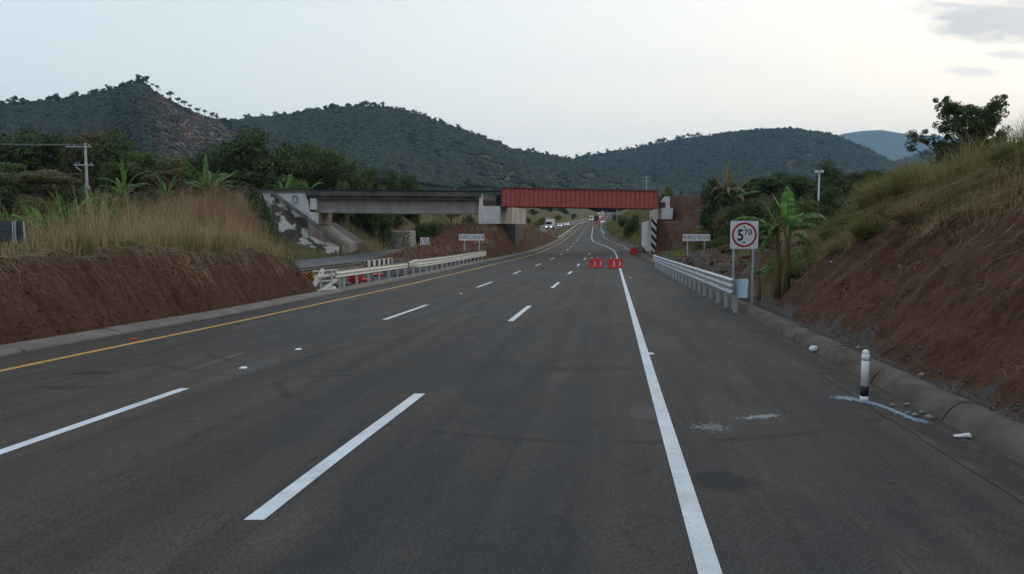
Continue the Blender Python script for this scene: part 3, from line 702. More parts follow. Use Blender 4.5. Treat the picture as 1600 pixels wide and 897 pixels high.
scatter_stones('gravel', 7000, lambda u, y: F_R(y)+1.08+u**1.6*(.32+.30*fbm(y*.5, 0*y, 7)), lambda u: 5+u*23, (.006, .032), MAT['stone'], 1)
scatter_stones('rubble', 1500, lambda u, y: F_R(y)+1.3+u*4.5, lambda u: 30+u*46, (.02, .15), MAT['stone'], 2)
scatter_stones('clods', 1500, lambda u, y: F_R(y)+1.35+u*4.2, lambda u: 6+u*27, (.010, .045), MAT['clod'], 3, 2, -.1)
scatter_stones('clods', 2200, lambda u, y: F_L(y)-.5-u**1.3*1.3, lambda u: 13+u*20, (.010, .045), MAT['clod'], 4, 2, -.1)
scatter_stones('rubble', 900, lambda u, y: F_L(y)-.8-u*3.6, lambda u: 33+u*40, (.02, .13), MAT['stone'], 5)
scatter_stones('clods', 900, lambda u, y: F_L(y)-.8-u*9, lambda u: 66+u*30, (.04, .16), MAT['clod'], 6)
scatter_stones('rubble', 260, lambda u, y: F_R(y)+.9+u*.9, lambda u: 100+u*16, (.08, .35), MAT['stone'], 7)
scatter_stones('rubble', 260, lambda u, y: 21.5+u*4, lambda u: 88+u*10, (.05, .16), MAT['stone'], 8)
scatter_stones('clods', 700, lambda u, y: F_R(y)+1.5+u*7, lambda u: 33+u*38, (.04, .25), MAT['clod'], 9)
scatter_stones('gravel', 500, lambda u, y: F_L(y)-.5-u*.3, lambda u: 14+u*18, (.008, .035), MAT['stone'], 10)

# ------------------------------------------------------------------ grass
def blades(pos, h, w, lean, seed, segs=3, droop=.5, leandir=None):
    """pos (n,3), curved tapering blades"""
    r = np.random.default_rng(seed); n = len(pos)
    a = r.uniform(0, 2*math.pi, n); dx, dy = np.cos(a), np.sin(a)
    le = lean*(.3+r.random(n)*1.2)
    lx, ly = dx*le, dy*le
    if leandir is not None: lx = lx+leandir[0]; ly = ly+leandir[1]
    b = r.uniform(0, 2*math.pi, n); bx, by = np.cos(b), np.sin(b)
    ts = np.linspace(0, 1, segs+1); V = np.zeros((n, (segs+1)*2, 3))
    for i, t in enumerate(ts):
        ox = lx*h*t*t; oy = ly*h*t*t; oz = h*(t-droop*np.minimum(1.2, np.hypot(lx, ly))*t*t)
        ww = w*(1-.85*t**1.5)/2
        V[:, i*2, 0] = pos[:, 0]+ox-bx*ww; V[:, i*2, 1] = pos[:, 1]+oy-by*ww; V[:, i*2, 2] = pos[:, 2]+oz
        V[:, i*2+1, 0] = pos[:, 0]+ox+bx*ww; V[:, i*2+1, 1] = pos[:, 1]+oy+by*ww; V[:, i*2+1, 2] = pos[:, 2]+oz
    base = (np.arange(n)*(segs+1)*2)[:, None, None]
    q = np.array([[2*i, 2*i+1, 2*i+3, 2*i+2] for i in range(segs)])[None]
    return V.reshape(-1, 3), (base+q).reshape(-1, 4)
def grass(name, n, fx, fy, h, w, mat, seed, lean=.35, clump=0, segs=3, dens=None, sink=.04, droop=.5, leandir=None):
    r = np.random.default_rng(seed)
    if clump:
        nc = max(1, n//clump); y = fy(r.random(nc)); x = fx(r.random(nc), y)
        hh = r.uniform(.6, 1.25, nc); i = r.integers(0, nc, n)
        y = y[i]+r.normal(0, .09+.004*abs(y[i]), n); x = x[i]+r.normal(0, .09+.004*abs(y), n); hs = hh[i]
    else: y = fy(r.random(n)); x = fx(r.random(n), y); hs = np.ones(n)
    keep = (x < F_L(y)-.55) | (x > F_R(y)+1.2)
    keep &= ~((x > F_OL(y)-.3) & (x < F_OR(y)+.4) & (y > 44))
    z, soil, gv = ground(x, y)
    if dens is not None: keep &= r.random(n) < dens(x, y, soil, gv)
    x, y, z, hs = x[keep], y[keep], z[keep], hs[keep]
    hs = hs*np.where((x < -9) & (x/y < -.60) & (y < 21.3), .28, 1)*np.where((x < -7) & (y < 60) & (y > 5), .72+.75*sst(fbm(x*.7, y*.7, 120), -.3, .5), 1)
    H = (h[0]+(h[1]-h[0])*r.random(len(x))**1.3)*hs
    V, F = blades(np.stack([x, y, z-sink], -1), H, w, lean, seed+1, segs, droop, leandir)
    link(name, raw_mesh(name, V, F), MAT[mat], kind='stuff')
gd = lambda x, y, s, g: np.clip(1.05-s*1.15, 0, 1)*np.clip(1-g*1.1, 0, 1)
gn = lambda a, b, sd_: (lambda x, y, s, g: gd(x, y, s, g)*sst(fbm(x*.45, y*.45, sd_), a, b))
# left bank top and mound
fxL = lambda u, y: F_L(y)-1.75-u**1.35*9
grass('dry_grass', 34000, fxL, lambda u: 12+u*32, (.35, 1.05), .015, 'grass_dry', 21, .32, 14, dens=gn(-.45, .25, 91))
grass('olive_grass', 22000, fxL, lambda u: 12+u*32, (.2, .62), .018, 'grass_olive', 22, .35, 14, dens=gn(-.2, .4, 92))
grass('green_weeds', 5000, fxL, lambda u: 16+u*28, (.25, .75), .04, 'grass_green', 56, .6, 40, dens=gn(.05, .3, 121), droop=.7)
grass('low_grass', 14000, fxL, lambda u: 12+u*32, (.08, .25), .02, 'grass_green', 23, .5, 10, dens=gd)
grass('tall_dry_grass', 30000, lambda u, y: -14.6+(u-.5)*9.5, lambda u: 30+u*14, (.5, 1.55), .016, 'grass_pink', 24, .34, 26,
      dens=lambda x, y, s, g: np.exp(-((x+14.3)/3.1)**4-((y-36)/5.0)**4))
grass('tall_grass_tufts', 5000, lambda u, y: F_L(y)-2.0-u**1.5*5, lambda u: 14+u*18, (.7, 1.5), .012, 'grass_dry', 55, .3, 40, segs=4)
grass('tall_dry_grass', 9000, lambda u, y: F_L(y)-1.6-u*3.0, lambda u: 26+u*8, (.3, .8), .018, 'grass_dry', 25, .35, 16, dens=gd)
# green weeds on the end of the left bank
grass('green_weeds', 2500, lambda u, y: -8.9-u*1.6, lambda u: 31.2+u*2.6, (.25, .8), .05, 'grass_green', 26, .6, 14, droop=.7)
# roots and dead straw over the cut of the left bank
def straw(name, n, fx, fy, ln, w, mat, seed, side, drop=(.5, 1.0)):
    r = np.random.default_rng(seed); y = fy(r.random(n)); x = fx(r.random(n), y)
    L = ln[0]+(ln[1]-ln[0])*r.random(n)**2; a = r.normal(0, 1.1, n)
    ts = np.linspace(0, 1, 5); pts = []
    cx = r.normal(0, .25, n)
    for t in ts:
        yy = y+np.sin(a)*L*t+cx*L*t*t; xx = x+side*np.cos(a)*L*t*.55
        zz = ground(xx, yy)[0]+.015+.10*np.sin(math.pi*t)*L*r.uniform(.2, 1, n)
        pts.append(np.stack([xx, yy, zz], -1))
    V = np.zeros((n, 10, 3))
    for i, p in enumerate(pts):
        V[:, 2*i] = p-np.array([0, w/2, w/2]); V[:, 2*i+1] = p+np.array([0, w/2, w/2])
    q = np.array([[2*i, 2*i+1, 2*i+3, 2*i+2] for i in range(4)])[None]
    F = (np.arange(n)*10)[:, None, None]+q
    link(name, raw_mesh(name, V.reshape(-1, 3), F.reshape(-1, 4)), MAT[mat], kind='stuff')
straw('hanging_roots', 1500, lambda u, y: F_L(y)-1.8+u*.6, lambda u: 13+u*20, (.15, .95), .006, 'root', 31, 1)
straw('hanging_straw', 5200, lambda u, y: F_L(y)-2.0+u**1.3*(.35+.75*np.clip(vnoise(y*.8, 0*y, 88)+.2, 0, 1)), lambda u: 13+u*20, (.10, .42), .008, 'grass_dry', 32, 1)
straw('hanging_roots', 800, lambda u, y: F_R(y)+2.6+u**1.3*3.6, lambda u: 8+u*22, (.15, 1.2), .006, 'root', 33, -1)
straw('hanging_straw', 3200, lambda u, y: F_R(y)+3.6+u**.6*3.2, lambda u: 8+u*23, (.10, .5), .007, 'grass_dry', 34, -1)
# right bank crest
def crestx(u, y): return F_R(y)+1.6+np.interp(y, HB_Y, HB_H)*1.02+.3+(u-.16)*3.6+1.4*np.clip((y-21)/11, 0, 1)
grass('dry_grass', 30000, crestx, lambda u: 9+u*27, (.35, 1.25), .014, 'grass_dry', 41, .55, 22, dens=lambda x, y, s, g: np.clip(1-s*.8, 0, 1), segs=4, droop=.75)
grass('olive_grass', 34000, lambda u, y: crestx(u*1.6, y), lambda u: 11+u*27, (.4, 1.5), .016, 'grass_olive', 42, .45, 24, dens=lambda x, y, s, g: np.clip(1-s*.9, 0, 1), segs=4, droop=.7)
grass('green_grass', 9000, lambda u, y: crestx(u*1.4, y), lambda u: 14+u*20, (.2, .7), .02, 'grass_green', 43, .5, 20, dens=gd, segs=4)
grass('tall_grass_stalks', 260, lambda u, y: crestx(.35+u*.9, y), lambda u: 13+u*9, (1.3, 2.6), .012, 'grass_dry', 44, .22, 0, segs=6, droop=.35)
grass('overhanging_grass', 13000, lambda u, y: crestx(u*.3-.12, y), lambda u: 9+u*22, (.3, .85), .014, 'grass_dry', 45, .8, 18, segs=4, droop=1.0, leandir=(-.7, -.1))
grass('slope_weeds', 1500, lambda u, y: F_R(y)+1.5+u*4, lambda u: 8+u*24, (.06, .28), .013, 'grass_dry', 46, .9, 9, droop=.9)
def upx(u, y, a, b_): return F_R(y)+1.5+np.interp(y, HB_Y, HB_H)*(a+(b_-a)*u)*1.02
grass('upper_slope_grass', 21000, lambda u, y: upx(u**.7, y, .38, 1.1), lambda u: 9+u*25, (.25, .95), .013, 'grass_dry', 57, .7, 60, segs=4, droop=1.0, leandir=(-.45, -.1), dens=lambda x, y, s, g: sst(fbm(x*.8, y*.8, 123), -.15, .25))
grass('upper_slope_grass', 20000, lambda u, y: upx(u**.7, y, .5, 1.15), lambda u: 10+u*25, (.3, 1.1), .014, 'grass_olive', 58, .6, 60, segs=4, droop=.9, leandir=(-.3, -.1), dens=lambda x, y, s, g: sst(fbm(x*.7, y*.7, 124), -.05, .3))
grass('crest_tufts', 15000, lambda u, y: upx(u, y, .95, 1.35), lambda u: 12+u*20, (.5, 1.3), .013, 'grass_olive', 59, .4, 90, segs=5, droop=.6)
grass('crest_tufts', 5000, lambda u, y: upx(u, y, .92, 1.35), lambda u: 11+u*20, (.5, 1.4), .011, 'grass_dry', 60, .35, 70, segs=5, droop=.55)
# field behind the signs, land left of the old road, slopes beyond the bridge
grass('field_grass', 26000, lambda u, y: F_R(y)+2.4+u**1.4*26, lambda u: 33+u**1.2*56, (.15, .6), .035, 'grass_olive', 47, .5, 16, dens=gn(-.6, .1, 94))
grass('field_grass', 9000, lambda u, y: F_R(y)+3+u**1.4*26, lambda u: 33+u**1.2*56, (.25, .9), .04, 'grass_dry', 48, .5, 16, dens=gn(0, .5, 95))
grass('field_grass', 30000, lambda u, y: F_OL(y)+4-u*40, lambda u: 38+u*58, (.3, 1.1), .045, 'grass_olive', 49, .45, 18, dens=gn(-.5, .2, 96))
grass('field_grass', 14000, lambda u, y: F_OL(y)+4-u*40, lambda u: 38+u*58, (.3, 1.2), .045, 'grass_dry', 50, .4, 18, dens=gn(-.2, .5, 97))
grass('slope_grass', 22000, lambda u, y: F_R(y)+1.8+u**1.3*22, lambda u: 105+u**1.6*230, (.4, 1.3), .09, 'grass_olive', 51, .5, 14, dens=gd)
grass('slope_grass', 15000, lambda u, y: F_OL(y)-1.0-u**1.3*22, lambda u: 104+u**1.5*330, (.4, 1.3), .10, 'grass_dry', 52, .5, 14, dens=gd)
grass('slope_grass', 9000, lambda u, y: F_OR(y)+.6+u*(F_L(y)-F_OR(y)-1.2), lambda u: 120+u**1.3*330, (.3, .9), .09, 'grass_dry', 53, .5, 10)
grass('island_grass', 9000, lambda u, y: F_L(y)-1.5-u*10, lambda u: 76+u*60, (.25, .9), .045, 'grass_dry', 54, .4, 16, dens=lambda x, y, s, g: sst(fbm(x*.3, y*.3, 98), -.1, .35))
def leaves_on(centers, radii, n, size, r, flat=.8, aspect=.55):
    """n small leaf-shaped quads spread over and inside the clump balls"""
    ci = r.integers(0, len(centers), n); c = centers[ci]; R = radii[ci]
    d = r.normal(size=(n, 3)); d /= np.linalg.norm(d, axis=1)[:, None]
    rr = R*(.55+.5*r.random(n)**.6)
    p = c+d*rr[:, None]*np.array([1, 1, flat])
    nrm = d+r.normal(0, .55, (n, 3)); nrm /= np.linalg.norm(nrm, axis=1)[:, None]
    t = np.cross(nrm, r.normal(size=(n, 3))); t /= np.linalg.norm(t, axis=1)[:, None]; b = np.cross(nrm, t)
    s = size*(.6+.8*r.random(n))[:, None]
    V = np.stack([p-t*s*.6, p+b*s*aspect*.5, p+t*s*.6, p-b*s*aspect*.5], 1)
    return V.reshape(-1, 3), np.arange(n*4).reshape(n, 4)
# ------------------------------------------------------------------ hills with their woods
def hill(name, ridge, D, foot, bare=None, seed=1, zfoot=22, step=3, rows=46, rough=.05, mat=None, px0=None, px1=None):
    xs = np.arange(ridge[0][0] if px0 is None else px0, (ridge[-1][0] if px1 is None else px1)+step, step, float)
    ry = np.interp(xs, *zip(*ridge)); t = np.linspace(0, 1, rows); tb = np.linspace(1, 1.5, 8)[1:]
    T = np.concatenate([t, tb])
    PXg, Tg = np.meshgrid(xs, T)
    Y = foot+(D-foot)*Tg; X = (PXg-800)/1200*Y
    zr_ = CAMH+(352-ry)/1200*D*1.0
    zr_ = np.array([P(a, b, D).z for a, b in zip(xs, ry)])[None]
    sh = np.clip(Tg, 0, 1)**1.25
    gul = fbm(PXg/38+fbm(PXg/90, Tg*2, seed+3), Tg*1.6, seed, 4)*np.sin(np.clip(Tg, 0, 1)*math.pi)**.8
    Z = zfoot+(zr_-zfoot)*(sh+rough*2.2*gul)
    Z = np.where(Tg > 1, zfoot+(zr_-zfoot)*(1-(Tg-1)*1.6), Z)
    n, m = Z.shape; i = (np.arange(n-1)[:, None]*m+np.arange(m-1)[None]).ravel()
    me = raw_mesh(name, np.stack([X, Y, Z], -1).reshape(-1, 3), np.stack([i, i+1, i+m+1, i+m], -1), smooth=True)
    B = np.zeros_like(Z) if bare is None else bare(PXg, Tg)
    ca = me.color_attributes.new('mask', 'FLOAT_COLOR', 'POINT'); ca.data.foreach_set('color', np.stack([B.ravel()]*3+[np.ones(n*m)], -1).astype(np.float32).ravel())
    link(name, me, mat or MAT['hill'], kind='structure')
    def at(px, tt):
        fi = np.clip((px-xs[0])/step, 0, m-1.001); fj = np.clip(tt*(rows-1), 0, rows-1.001); a, b = fi.astype(int), fj.astype(int); u, v = fi-a, fj-b
        def g_(A): return (A[b, a]*(1-u)+A[b, a+1]*u)*(1-v)+(A[b+1, a]*(1-u)+A[b+1, a+1]*u)*v
        return g_(X), g_(Y), g_(Z), g_(B)
    return at
def mat_hill(name, g1, g2, b1, b2):
    m = bpy.data.materials.new(name); m.use_nodes = True; N, L = nodes_of(m); b = N['Principled BSDF']
    tc = N.new('ShaderNodeTexCoord'); n1 = N.new('ShaderNodeTexNoise'); n1.inputs['Scale'].default_value = .012; n1.inputs['Detail'].default_value = 8; L.new(tc.outputs['Object'], n1.inputs[0])
    n2 = N.new('ShaderNodeTexNoise'); n2.inputs['Scale'].default_value = .05; n2.inputs['Detail'].default_value = 6; L.new(tc.outputs['Object'], n2.inputs[0])
    def ramp(v, a, c):
        r = N.new('ShaderNodeValToRGB'); L.new(v, r.inputs[0]); r.color_ramp.elements[0].position = .38; r.color_ramp.elements[0].color = (*a, 1); r.color_ramp.elements[1].position = .62; r.color_ramp.elements[1].color = (*c, 1); return r.outputs[0]
    at = N.new('ShaderNodeAttribute'); at.attribute_name = 'mask'; mx = N.new('ShaderNodeMix'); mx.data_type = 'RGBA'; L.new(at.outputs['Fac'], mx.inputs[0]); L.new(ramp(n1.outputs[0], g1, g2), mx.inputs[6]); L.new(ramp(n2.outputs[0], b1, b2), mx.inputs[7])
    L.new(mx.outputs[2], b.inputs['Base Color']); b.inputs['Roughness'].default_value = 1; b.inputs['Specular IOR Level'].default_value = 0; return m
MAT['hill'] = mat_hill('hillside', (.016, .025, .014), (.030, .038, .020), (.21, .130, .100), (.10, .074, .060))
def woods(name, at, p0, p1, n, size, seed, maxbare=.5, tmin=.12, mat='leaf_hill', extra=None, nobare=False):
    r = np.random.default_rng(seed); px = r.uniform(p0, p1, n); t = tmin+(1-tmin)*r.random(n)
    x, y, z, b = at(px, t); b = b*(0 if nobare else 1); keep = r.random(n) > b*1.02
    clus = fbm(px/14, t*14, seed+5); keep &= (clus > -.42+.5*b)
    if extra is not None: keep &= extra(px, t)
    x, y, z = x[keep], y[keep], z[keep]; s = size*(.55+.9*r.random(len(x))**1.6)
    V, F = blobs(np.stack([x, y, z+s*.35], -1), s, .35, .8, 1, seed)
    link(name, raw_mesh(name, V, None, F), MAT[mat], kind='stuff')
RA_ = [(-260, 205), (-160, 190), (-80, 172), (0, 166), (60, 161), (100, 160), (150, 150), (185, 142), (215, 131), (232, 130), (260, 148), (300, 170), (350, 191), (368, 202), (400, 222), (450, 246), (520, 268), (600, 290), (700, 318)]
bareA = lambda px, t: np.clip(sst(px+8*fbm(t*5, px/30, 6), 228, 252)*1.1-.55*sst(fbm(px/14, t*8, 5), .05, .4)-1.1*sst(px, 372, 400)-.4*sst(t, .3, .12), 0, 1)
hA = hill('hill', RA_, 1600, 700, bareA, 21)
woods('hill_woodland', hA, -80, 560, 30000, 4.3, 61, tmin=.25)
woods('hill_scrub', hA, 225, 420, 1500, 1.8, 71, tmin=.3, mat='leaf_hill', nobare=True)
woods('hill_scrub', hA, 225, 420, 2200, 2.3, 72, tmin=.3, mat='leaf_brownscrub', nobare=True)
woods('hill_trees', hA, 225, 420, 200, 4.5, 73, tmin=.3, nobare=True)
RB = [(250, 215), (330, 188), (380, 189), (430, 183), (480, 177), (520, 171), (570, 166), (600, 167), (640, 176), (680, 187), (720, 203), (760, 218), (800, 234), (850, 243), (890, 251), (920, 262), (960, 273), (1000, 283), (1060, 300), (1120, 320)]
bareB = lambda px, t: np.clip(sst(fbm(px/34, t*5.5, 15), -.05, .16)*sst(px, 640, 740)*sst(t, .95, .75)*(1-.8*sst(px, 950, 1010))*.68+.5*sst(fbm(px/60, t*4, 16), .05, .3)*sst(px, 330, 420)*sst(px, 600, 480)*sst(t, .4, .7), 0, 1)
hB = hill('hill', RB, 2200, 900, bareB, 22)
woods('hill_woodland', hB, 330, 1080, 52000, 4.8, 62, tmin=.2)
RC = [(760, 305), (840, 270), (890, 249), (930, 243), (1000, 231), (1060, 219), (1120, 210), (1180, 203), (1230, 202), (1290, 209), (1330, 224), (1380, 250), (1420, 266), (1500, 290), (1600, 320)]
bareC = lambda px, t: .7*sst(fbm(px/60, t*5, 25), .22, .5)*sst(px, 1180, 1240)
hC = hill('hill', RC, 3200, 1500, bareC, 23)
woods('hill_woodland', hC, 840, 1500, 42000, 6.0, 63, tmin=.25)
RE = [(1330, 290), (1397, 252), (1425, 242), (1450, 231), (1490, 219), (1530, 216), (1565, 222), (1600, 234), (1680, 262), (1780, 290)]
hE = hill('hill', RE, 5200, 3300, None, 24)
woods('hill_woodland', hE, 1380, 1620, 9000, 9, 64, tmin=.4)
RF = [(1150, 260), (1230, 236), (1290, 216), (1313, 208.5), (1340, 204.5), (1370, 203), (1400, 208), (1430, 211), (1455, 212), (1520, 220), (1600, 230), (1700, 250)]
hill('far_mountain', RF, 11500, 8000, None, 25, mat=MAT['hood'])

# trees one can tell on the skylines
def ridge_tree_meshes():
    out = []
    for s in range(5):
        r = np.random.default_rng(200+s); b = MB(); hh = [9, 11, 10, 8, 12][s]; w = [8, 6, 9, 7, 7][s]
        b.tube([(0, 0, -1.5), (.2, 0, hh*.45), (0, .1, hh*.8)], [.5, .4, .2], 5)
        cs = np.stack([r.normal(0, w*.22, 9), r.normal(0, w*.22, 9), hh*r.uniform(.42, .92, 9)], -1)
        for c in cs[:5]: b.tube([(0, 0, hh*.5), tuple(c)], [.14, .05], 4)
        V, F = leaves_on(cs, r.uniform(1.0, 2.0, 9), 520, 1.0, r, .8, .8); cm = raw_mesh('crown', V, F); cm.materials.append(MAT['leaf_dark'])
        tm = b.mesh('trunk'); tm.materials.append(MAT['bark']); out.append((cm, tm))
    return out
RT = ridge_tree_meshes()
def ridge_trees(ridge, D, p0, p1, n, sc, label, group, seed, lump=.5, pts=None):
    r = random.Random(seed); xs = pts or [r.uniform(p0, p1) for _ in range(n)]
    for px in xs:
        ry = float(np.interp(px, *zip(*ridge))); Yd = D*r.uniform(.985, 1.0); q = P(px, ry, Yd)
        cm, tm = r.choice(RT); s = sc*r.choice((.45, .6, .75, .9, 1.0, 1.35))
        t = thing('skyline_tree', label, 'tree', (q.x, Yd, q.z-1.0*s), r.uniform(0, 6.28), group); t.scale = (s*r.uniform(.9, 1.4), s*1.1, s)
        link('crown', cm, None, t); link('trunk', tm, None, t)
ridge_trees(RA_, 1600, -20, 232, 80, 1.3, 'small dark tree on the skyline of the left peak', 'skyline trees of the left peak', 1)
ridge_trees(RA_, 1600, 0, 0, 0, .85, 'sparse tree on the bare right shoulder of the left peak', 'trees on the bare shoulder of the left peak', 2, pts=[237, 239, 245, 247, 250, 262, 264, 267, 279, 287, 288, 297, 307, 309, 311, 320, 331, 333, 338, 340, 346, 350, 353, 356, 360])
ridge_trees(RB, 2200, 378, 600, 56, 1.5, 'small tree on the ridge of the middle hill', 'ridge trees of the middle hill', 3)
ridge_trees(RB, 2200, 600, 890, 55, 1.15, 'small tree on the falling right ridge of the middle hill', 'trees on the falling ridge of the middle hill', 4)
ridge_trees(RB, 2200, 0, 0, 0, 1.5, 'taller umbrella tree on the low saddle between the hills', 'taller trees on the saddle', 5, pts=[386, 391, 792, 826, 884])
ridge_trees(RC, 3200, 895, 1100, 56, 1.55, 'small tree on the rising left ridge of the right hill', 'trees on the rising ridge of the right hill', 6)
ridge_trees(RC, 3200, 1100, 1330, 40, .8, 'small tree on the top of the right hill', 'trees on top of the right hill', 7)

# ------------------------------------------------------------------ air
hz = MB().box(-9000, 9000, -400, 14200, -8, 1620).mesh('haze')
hm_ = bpy.data.materials.new('haze'); hm_.use_nodes = True; N, L = nodes_of(hm_); N.remove(N['Principled BSDF'])
pv = N.new('ShaderNodeVolumePrincipled'); pv.inputs['Color'].default_value = (.42, .70, 1.0, 1); pv.inputs['Density'].default_value = HAZE; pv.inputs['Anisotropy'].default_value = .0
L.new(pv.outputs[0], N['Material Output'].inputs['Volume'])
link('haze', hz, hm_, kind='stuff')

# ------------------------------------------------------------------ text
def text_mesh(body, size, depth=.004, align='CENTER', spacing=1.0, bold=0):
    cu = bpy.data.curves.new('text', 'FONT'); cu.body = body; cu.size = size; cu.extrude = depth; cu.align_x = align; cu.align_y = 'CENTER'; cu.space_character = spacing; cu.offset = bold
    o = bpy.data.objects.new('tmp', cu); COL.objects.link(o); bpy.context.view_layer.update()
    me = bpy.data.meshes.new_from_object(o.evaluated_get(bpy.context.evaluated_depsgraph_get())); bpy.data.objects.remove(o); return me
def put_text(name, body, size, mat, parent, loc, sx=1, **k):
    o = link(name, text_mesh(body, size, **k), MAT[mat], parent, loc=loc); o.rotation_euler = (math.pi/2, 0, 0); o.scale = (sx, 1, 1); return o

# ------------------------------------------------------------------ the concrete span and its abutment
YB = 97.0
def extrude_px(b, poly, Y, dY):
    b.prism([P(x, y, Y) for x, y in poly], (0, dY, 0)); return b
MAT['peeling'] = M('peeling_whitewash', (.050, .045, .038), (.40, .38, .34), .55, .92, .2, 12, lo=.50, hi=.56, detail=8, stretch=(1.3, 1, .55))
MAT['tan'] = M('stained_tan_concrete', (.30, .235, .185), (.20, .155, .125), 1.1, .9, .2, 14)
MAT['ballast'] = M('track_ballast', (.13, .125, .12), (.05, .048, .046), 7, .95, .6, 20)
br = thing('concrete_railway_span', 'grey concrete railway bridge span with deck coloured shade-dark left of the pier', 'bridge', P(620, 320, YB))
L0 = Vector(br.location)
def loc_(p): return Vector(p)-L0
g = MB()
a0, a1 = P(499, 311, YB+1), P(749, 312, YB+1); c0, c1 = P(499, 332.5, YB+1), P(749, 335, YB+1)
for dy in (0, 3.9):
    # girder with a bottom bulb, a web and a top flange
    def sec(t, b_): 
        h = t.z-b_.z
        return [Vector((t.x, t.y+dy, 0))+Vector((0, q[0], b_.z+q[1]*h)) for q in ((-.16, 0), (-.16, .16), (.0, .24), (.0, .86), (-.22, .93), (-.22, 1), (.62, 1), (.62, .93), (.4, .86), (.4, .24), (.56, .16), (.56, 0))]
    s0 = [loc_(q) for q in sec(a0, c0)]; s1 = [loc_(q) for q in sec(a1, c1)]; n = len(s0)
    g.add(s0+s1, [tuple(range(n)), tuple(range(2*n-1, n-1, -1))]+[(i, n+i, n+(i+1) % n, (i+1) % n) for i in range(n)])
g.build('girder', MAT['concrete'], br)
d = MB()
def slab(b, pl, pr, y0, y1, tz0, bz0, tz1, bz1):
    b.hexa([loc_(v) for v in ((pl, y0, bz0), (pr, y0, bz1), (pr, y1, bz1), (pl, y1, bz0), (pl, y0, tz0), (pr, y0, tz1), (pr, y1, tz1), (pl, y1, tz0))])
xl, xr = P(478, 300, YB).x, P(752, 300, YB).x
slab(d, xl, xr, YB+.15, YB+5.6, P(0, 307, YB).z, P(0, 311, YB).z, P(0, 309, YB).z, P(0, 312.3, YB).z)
d.build('deck', MAT['concrete_dark'], br)  # dark tone paints in the shade of the recess below the kerb
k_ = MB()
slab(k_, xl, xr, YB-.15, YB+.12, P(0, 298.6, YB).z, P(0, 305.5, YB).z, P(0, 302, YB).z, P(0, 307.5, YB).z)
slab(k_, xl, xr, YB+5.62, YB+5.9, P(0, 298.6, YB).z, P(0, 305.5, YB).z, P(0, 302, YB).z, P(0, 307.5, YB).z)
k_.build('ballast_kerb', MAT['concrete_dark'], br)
k_ = MB(); slab(k_, xl, xr, YB+.14, YB+5.6, P(0, 300, YB).z, P(0, 306.8, YB).z, P(0, 303, YB).z, P(0, 308.8, YB).z); k_.build('ballast', MAT['ballast'], br)
for px in (632.5, 632.8):
    pass
tr = thing('railway_track', 'pair of dark steel rails running along the concrete span', 'railway track', P(600, 300, YB+2))
for dy in (1.9, 3.35):
    b = MB(); p0 = P(330, 298, YB); p1 = P(781, 300.6, YB)
    b.bar(Vector((p0.x, YB+dy, p0.z+.30))-Vector(tr.location), Vector((p1.x, YB+dy, p1.z+.2))-Vector(tr.location), .07, .16); b.build('rail', MAT['black'], tr)

ab = thing('left_abutment', 'whitewashed concrete abutment with a peeling paved slope under the left end of the bridge', 'abutment', P(480, 395, YB)); ab.name = 'bridge_abutment'; A0 = Vector(ab.location)
def apoly(name, poly, Y, dY, mat):
    b = MB(); b.prism([P(x, y, Y)-A0 for x, y in poly], (0, dY, 0)); return b.build(name, MAT[mat], ab)
apoly('wing_wall', [(409, 300.5), (479, 300.5), (484, 331), (484, 392), (440, 392), (421, 330)], YB+.2, .5, 'whitewash')
apoly('wall_coping', [(340, 296.5), (480, 297), (480, 300.3), (340, 300.3)], YB, .9, 'concrete_dark')
apoly('bearing_block', [(484.3, 310), (494.5, 310.5), (494.5, 327.5), (484.3, 327.5)], YB+.1, 1.0, 'whitewash')
apoly('bearing_seat', [(482.5, 330.5), (497.5, 332.5), (497.5, 351), (482.5, 351)], YB-.3, 7.2, 'tan')
apoly('seat_face', [(482.5, 330.5), (497.2, 332.5), (497.2, 351), (482.5, 351)], YB-.45, .147, 'whitewash')
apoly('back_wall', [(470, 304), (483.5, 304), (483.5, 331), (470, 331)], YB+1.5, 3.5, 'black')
# paved slope
b = MB(); t_ = [P(421, 301, 96.7), P(480, 345, 96.6), P(508, 366, 95.8), P(532, 383, 94.2)]; e_ = [P(430, 388, 91.5), P(470, 396, 91.8), P(500, 399, 92.3), P(526, 401, 92.6)]
vs = t_+e_; n = 4
vs2 = [v-A0 for v in vs]+[v-A0+Vector((-.3, 1.2, -1.2)) for v in vs]
fs = [(i, i+1, 5+i, 4+i) for i in range(3)]+[(8+i, 12+i, 13+i, 9+i) for i in range(3)]+[(i, 8+i, 9+i, i+1) for i in range(3)]+[(4+i, 5+i, 13+i, 12+i) for i in range(3)]+[(3, 7, 15, 11)][:0]+[(3, 11, 15, 7), (0, 4, 12, 8)]
b.add(vs2, fs); b.build('paved_slope', MAT['peeling'], ab)
b = MB(); b.prism([q-A0 for q in (P(421, 300.6, 96.5), P(425, 300.6, 96.5), P(536, 382, 94.0), P(530, 384, 93.9))], (.12, .3, .12)); b.build('slope_edge', MAT['concrete_dark'], ab)
def strip(y0, y1, mat):
    b = MB(); za, zb_ = P(497, 351, 96.6).z, P(533, 382.5, 94.5).z; xa, xb = -24.55, -21.0; zg = -1.75
    b.prism([Vector(v)-A0 for v in ((xa-.5, y0, za+.25), (xb, y0, zb_), (xb, y0, zg), (xa-.5, y0, zg))], (0, y1-y0, 0)); b.build('slope_strip', MAT[mat], ab)
strip(94.5, 98.9, 'tan'); strip(98.95, 104, 'concrete'); strip(104.05, 110, 'concrete_dark')
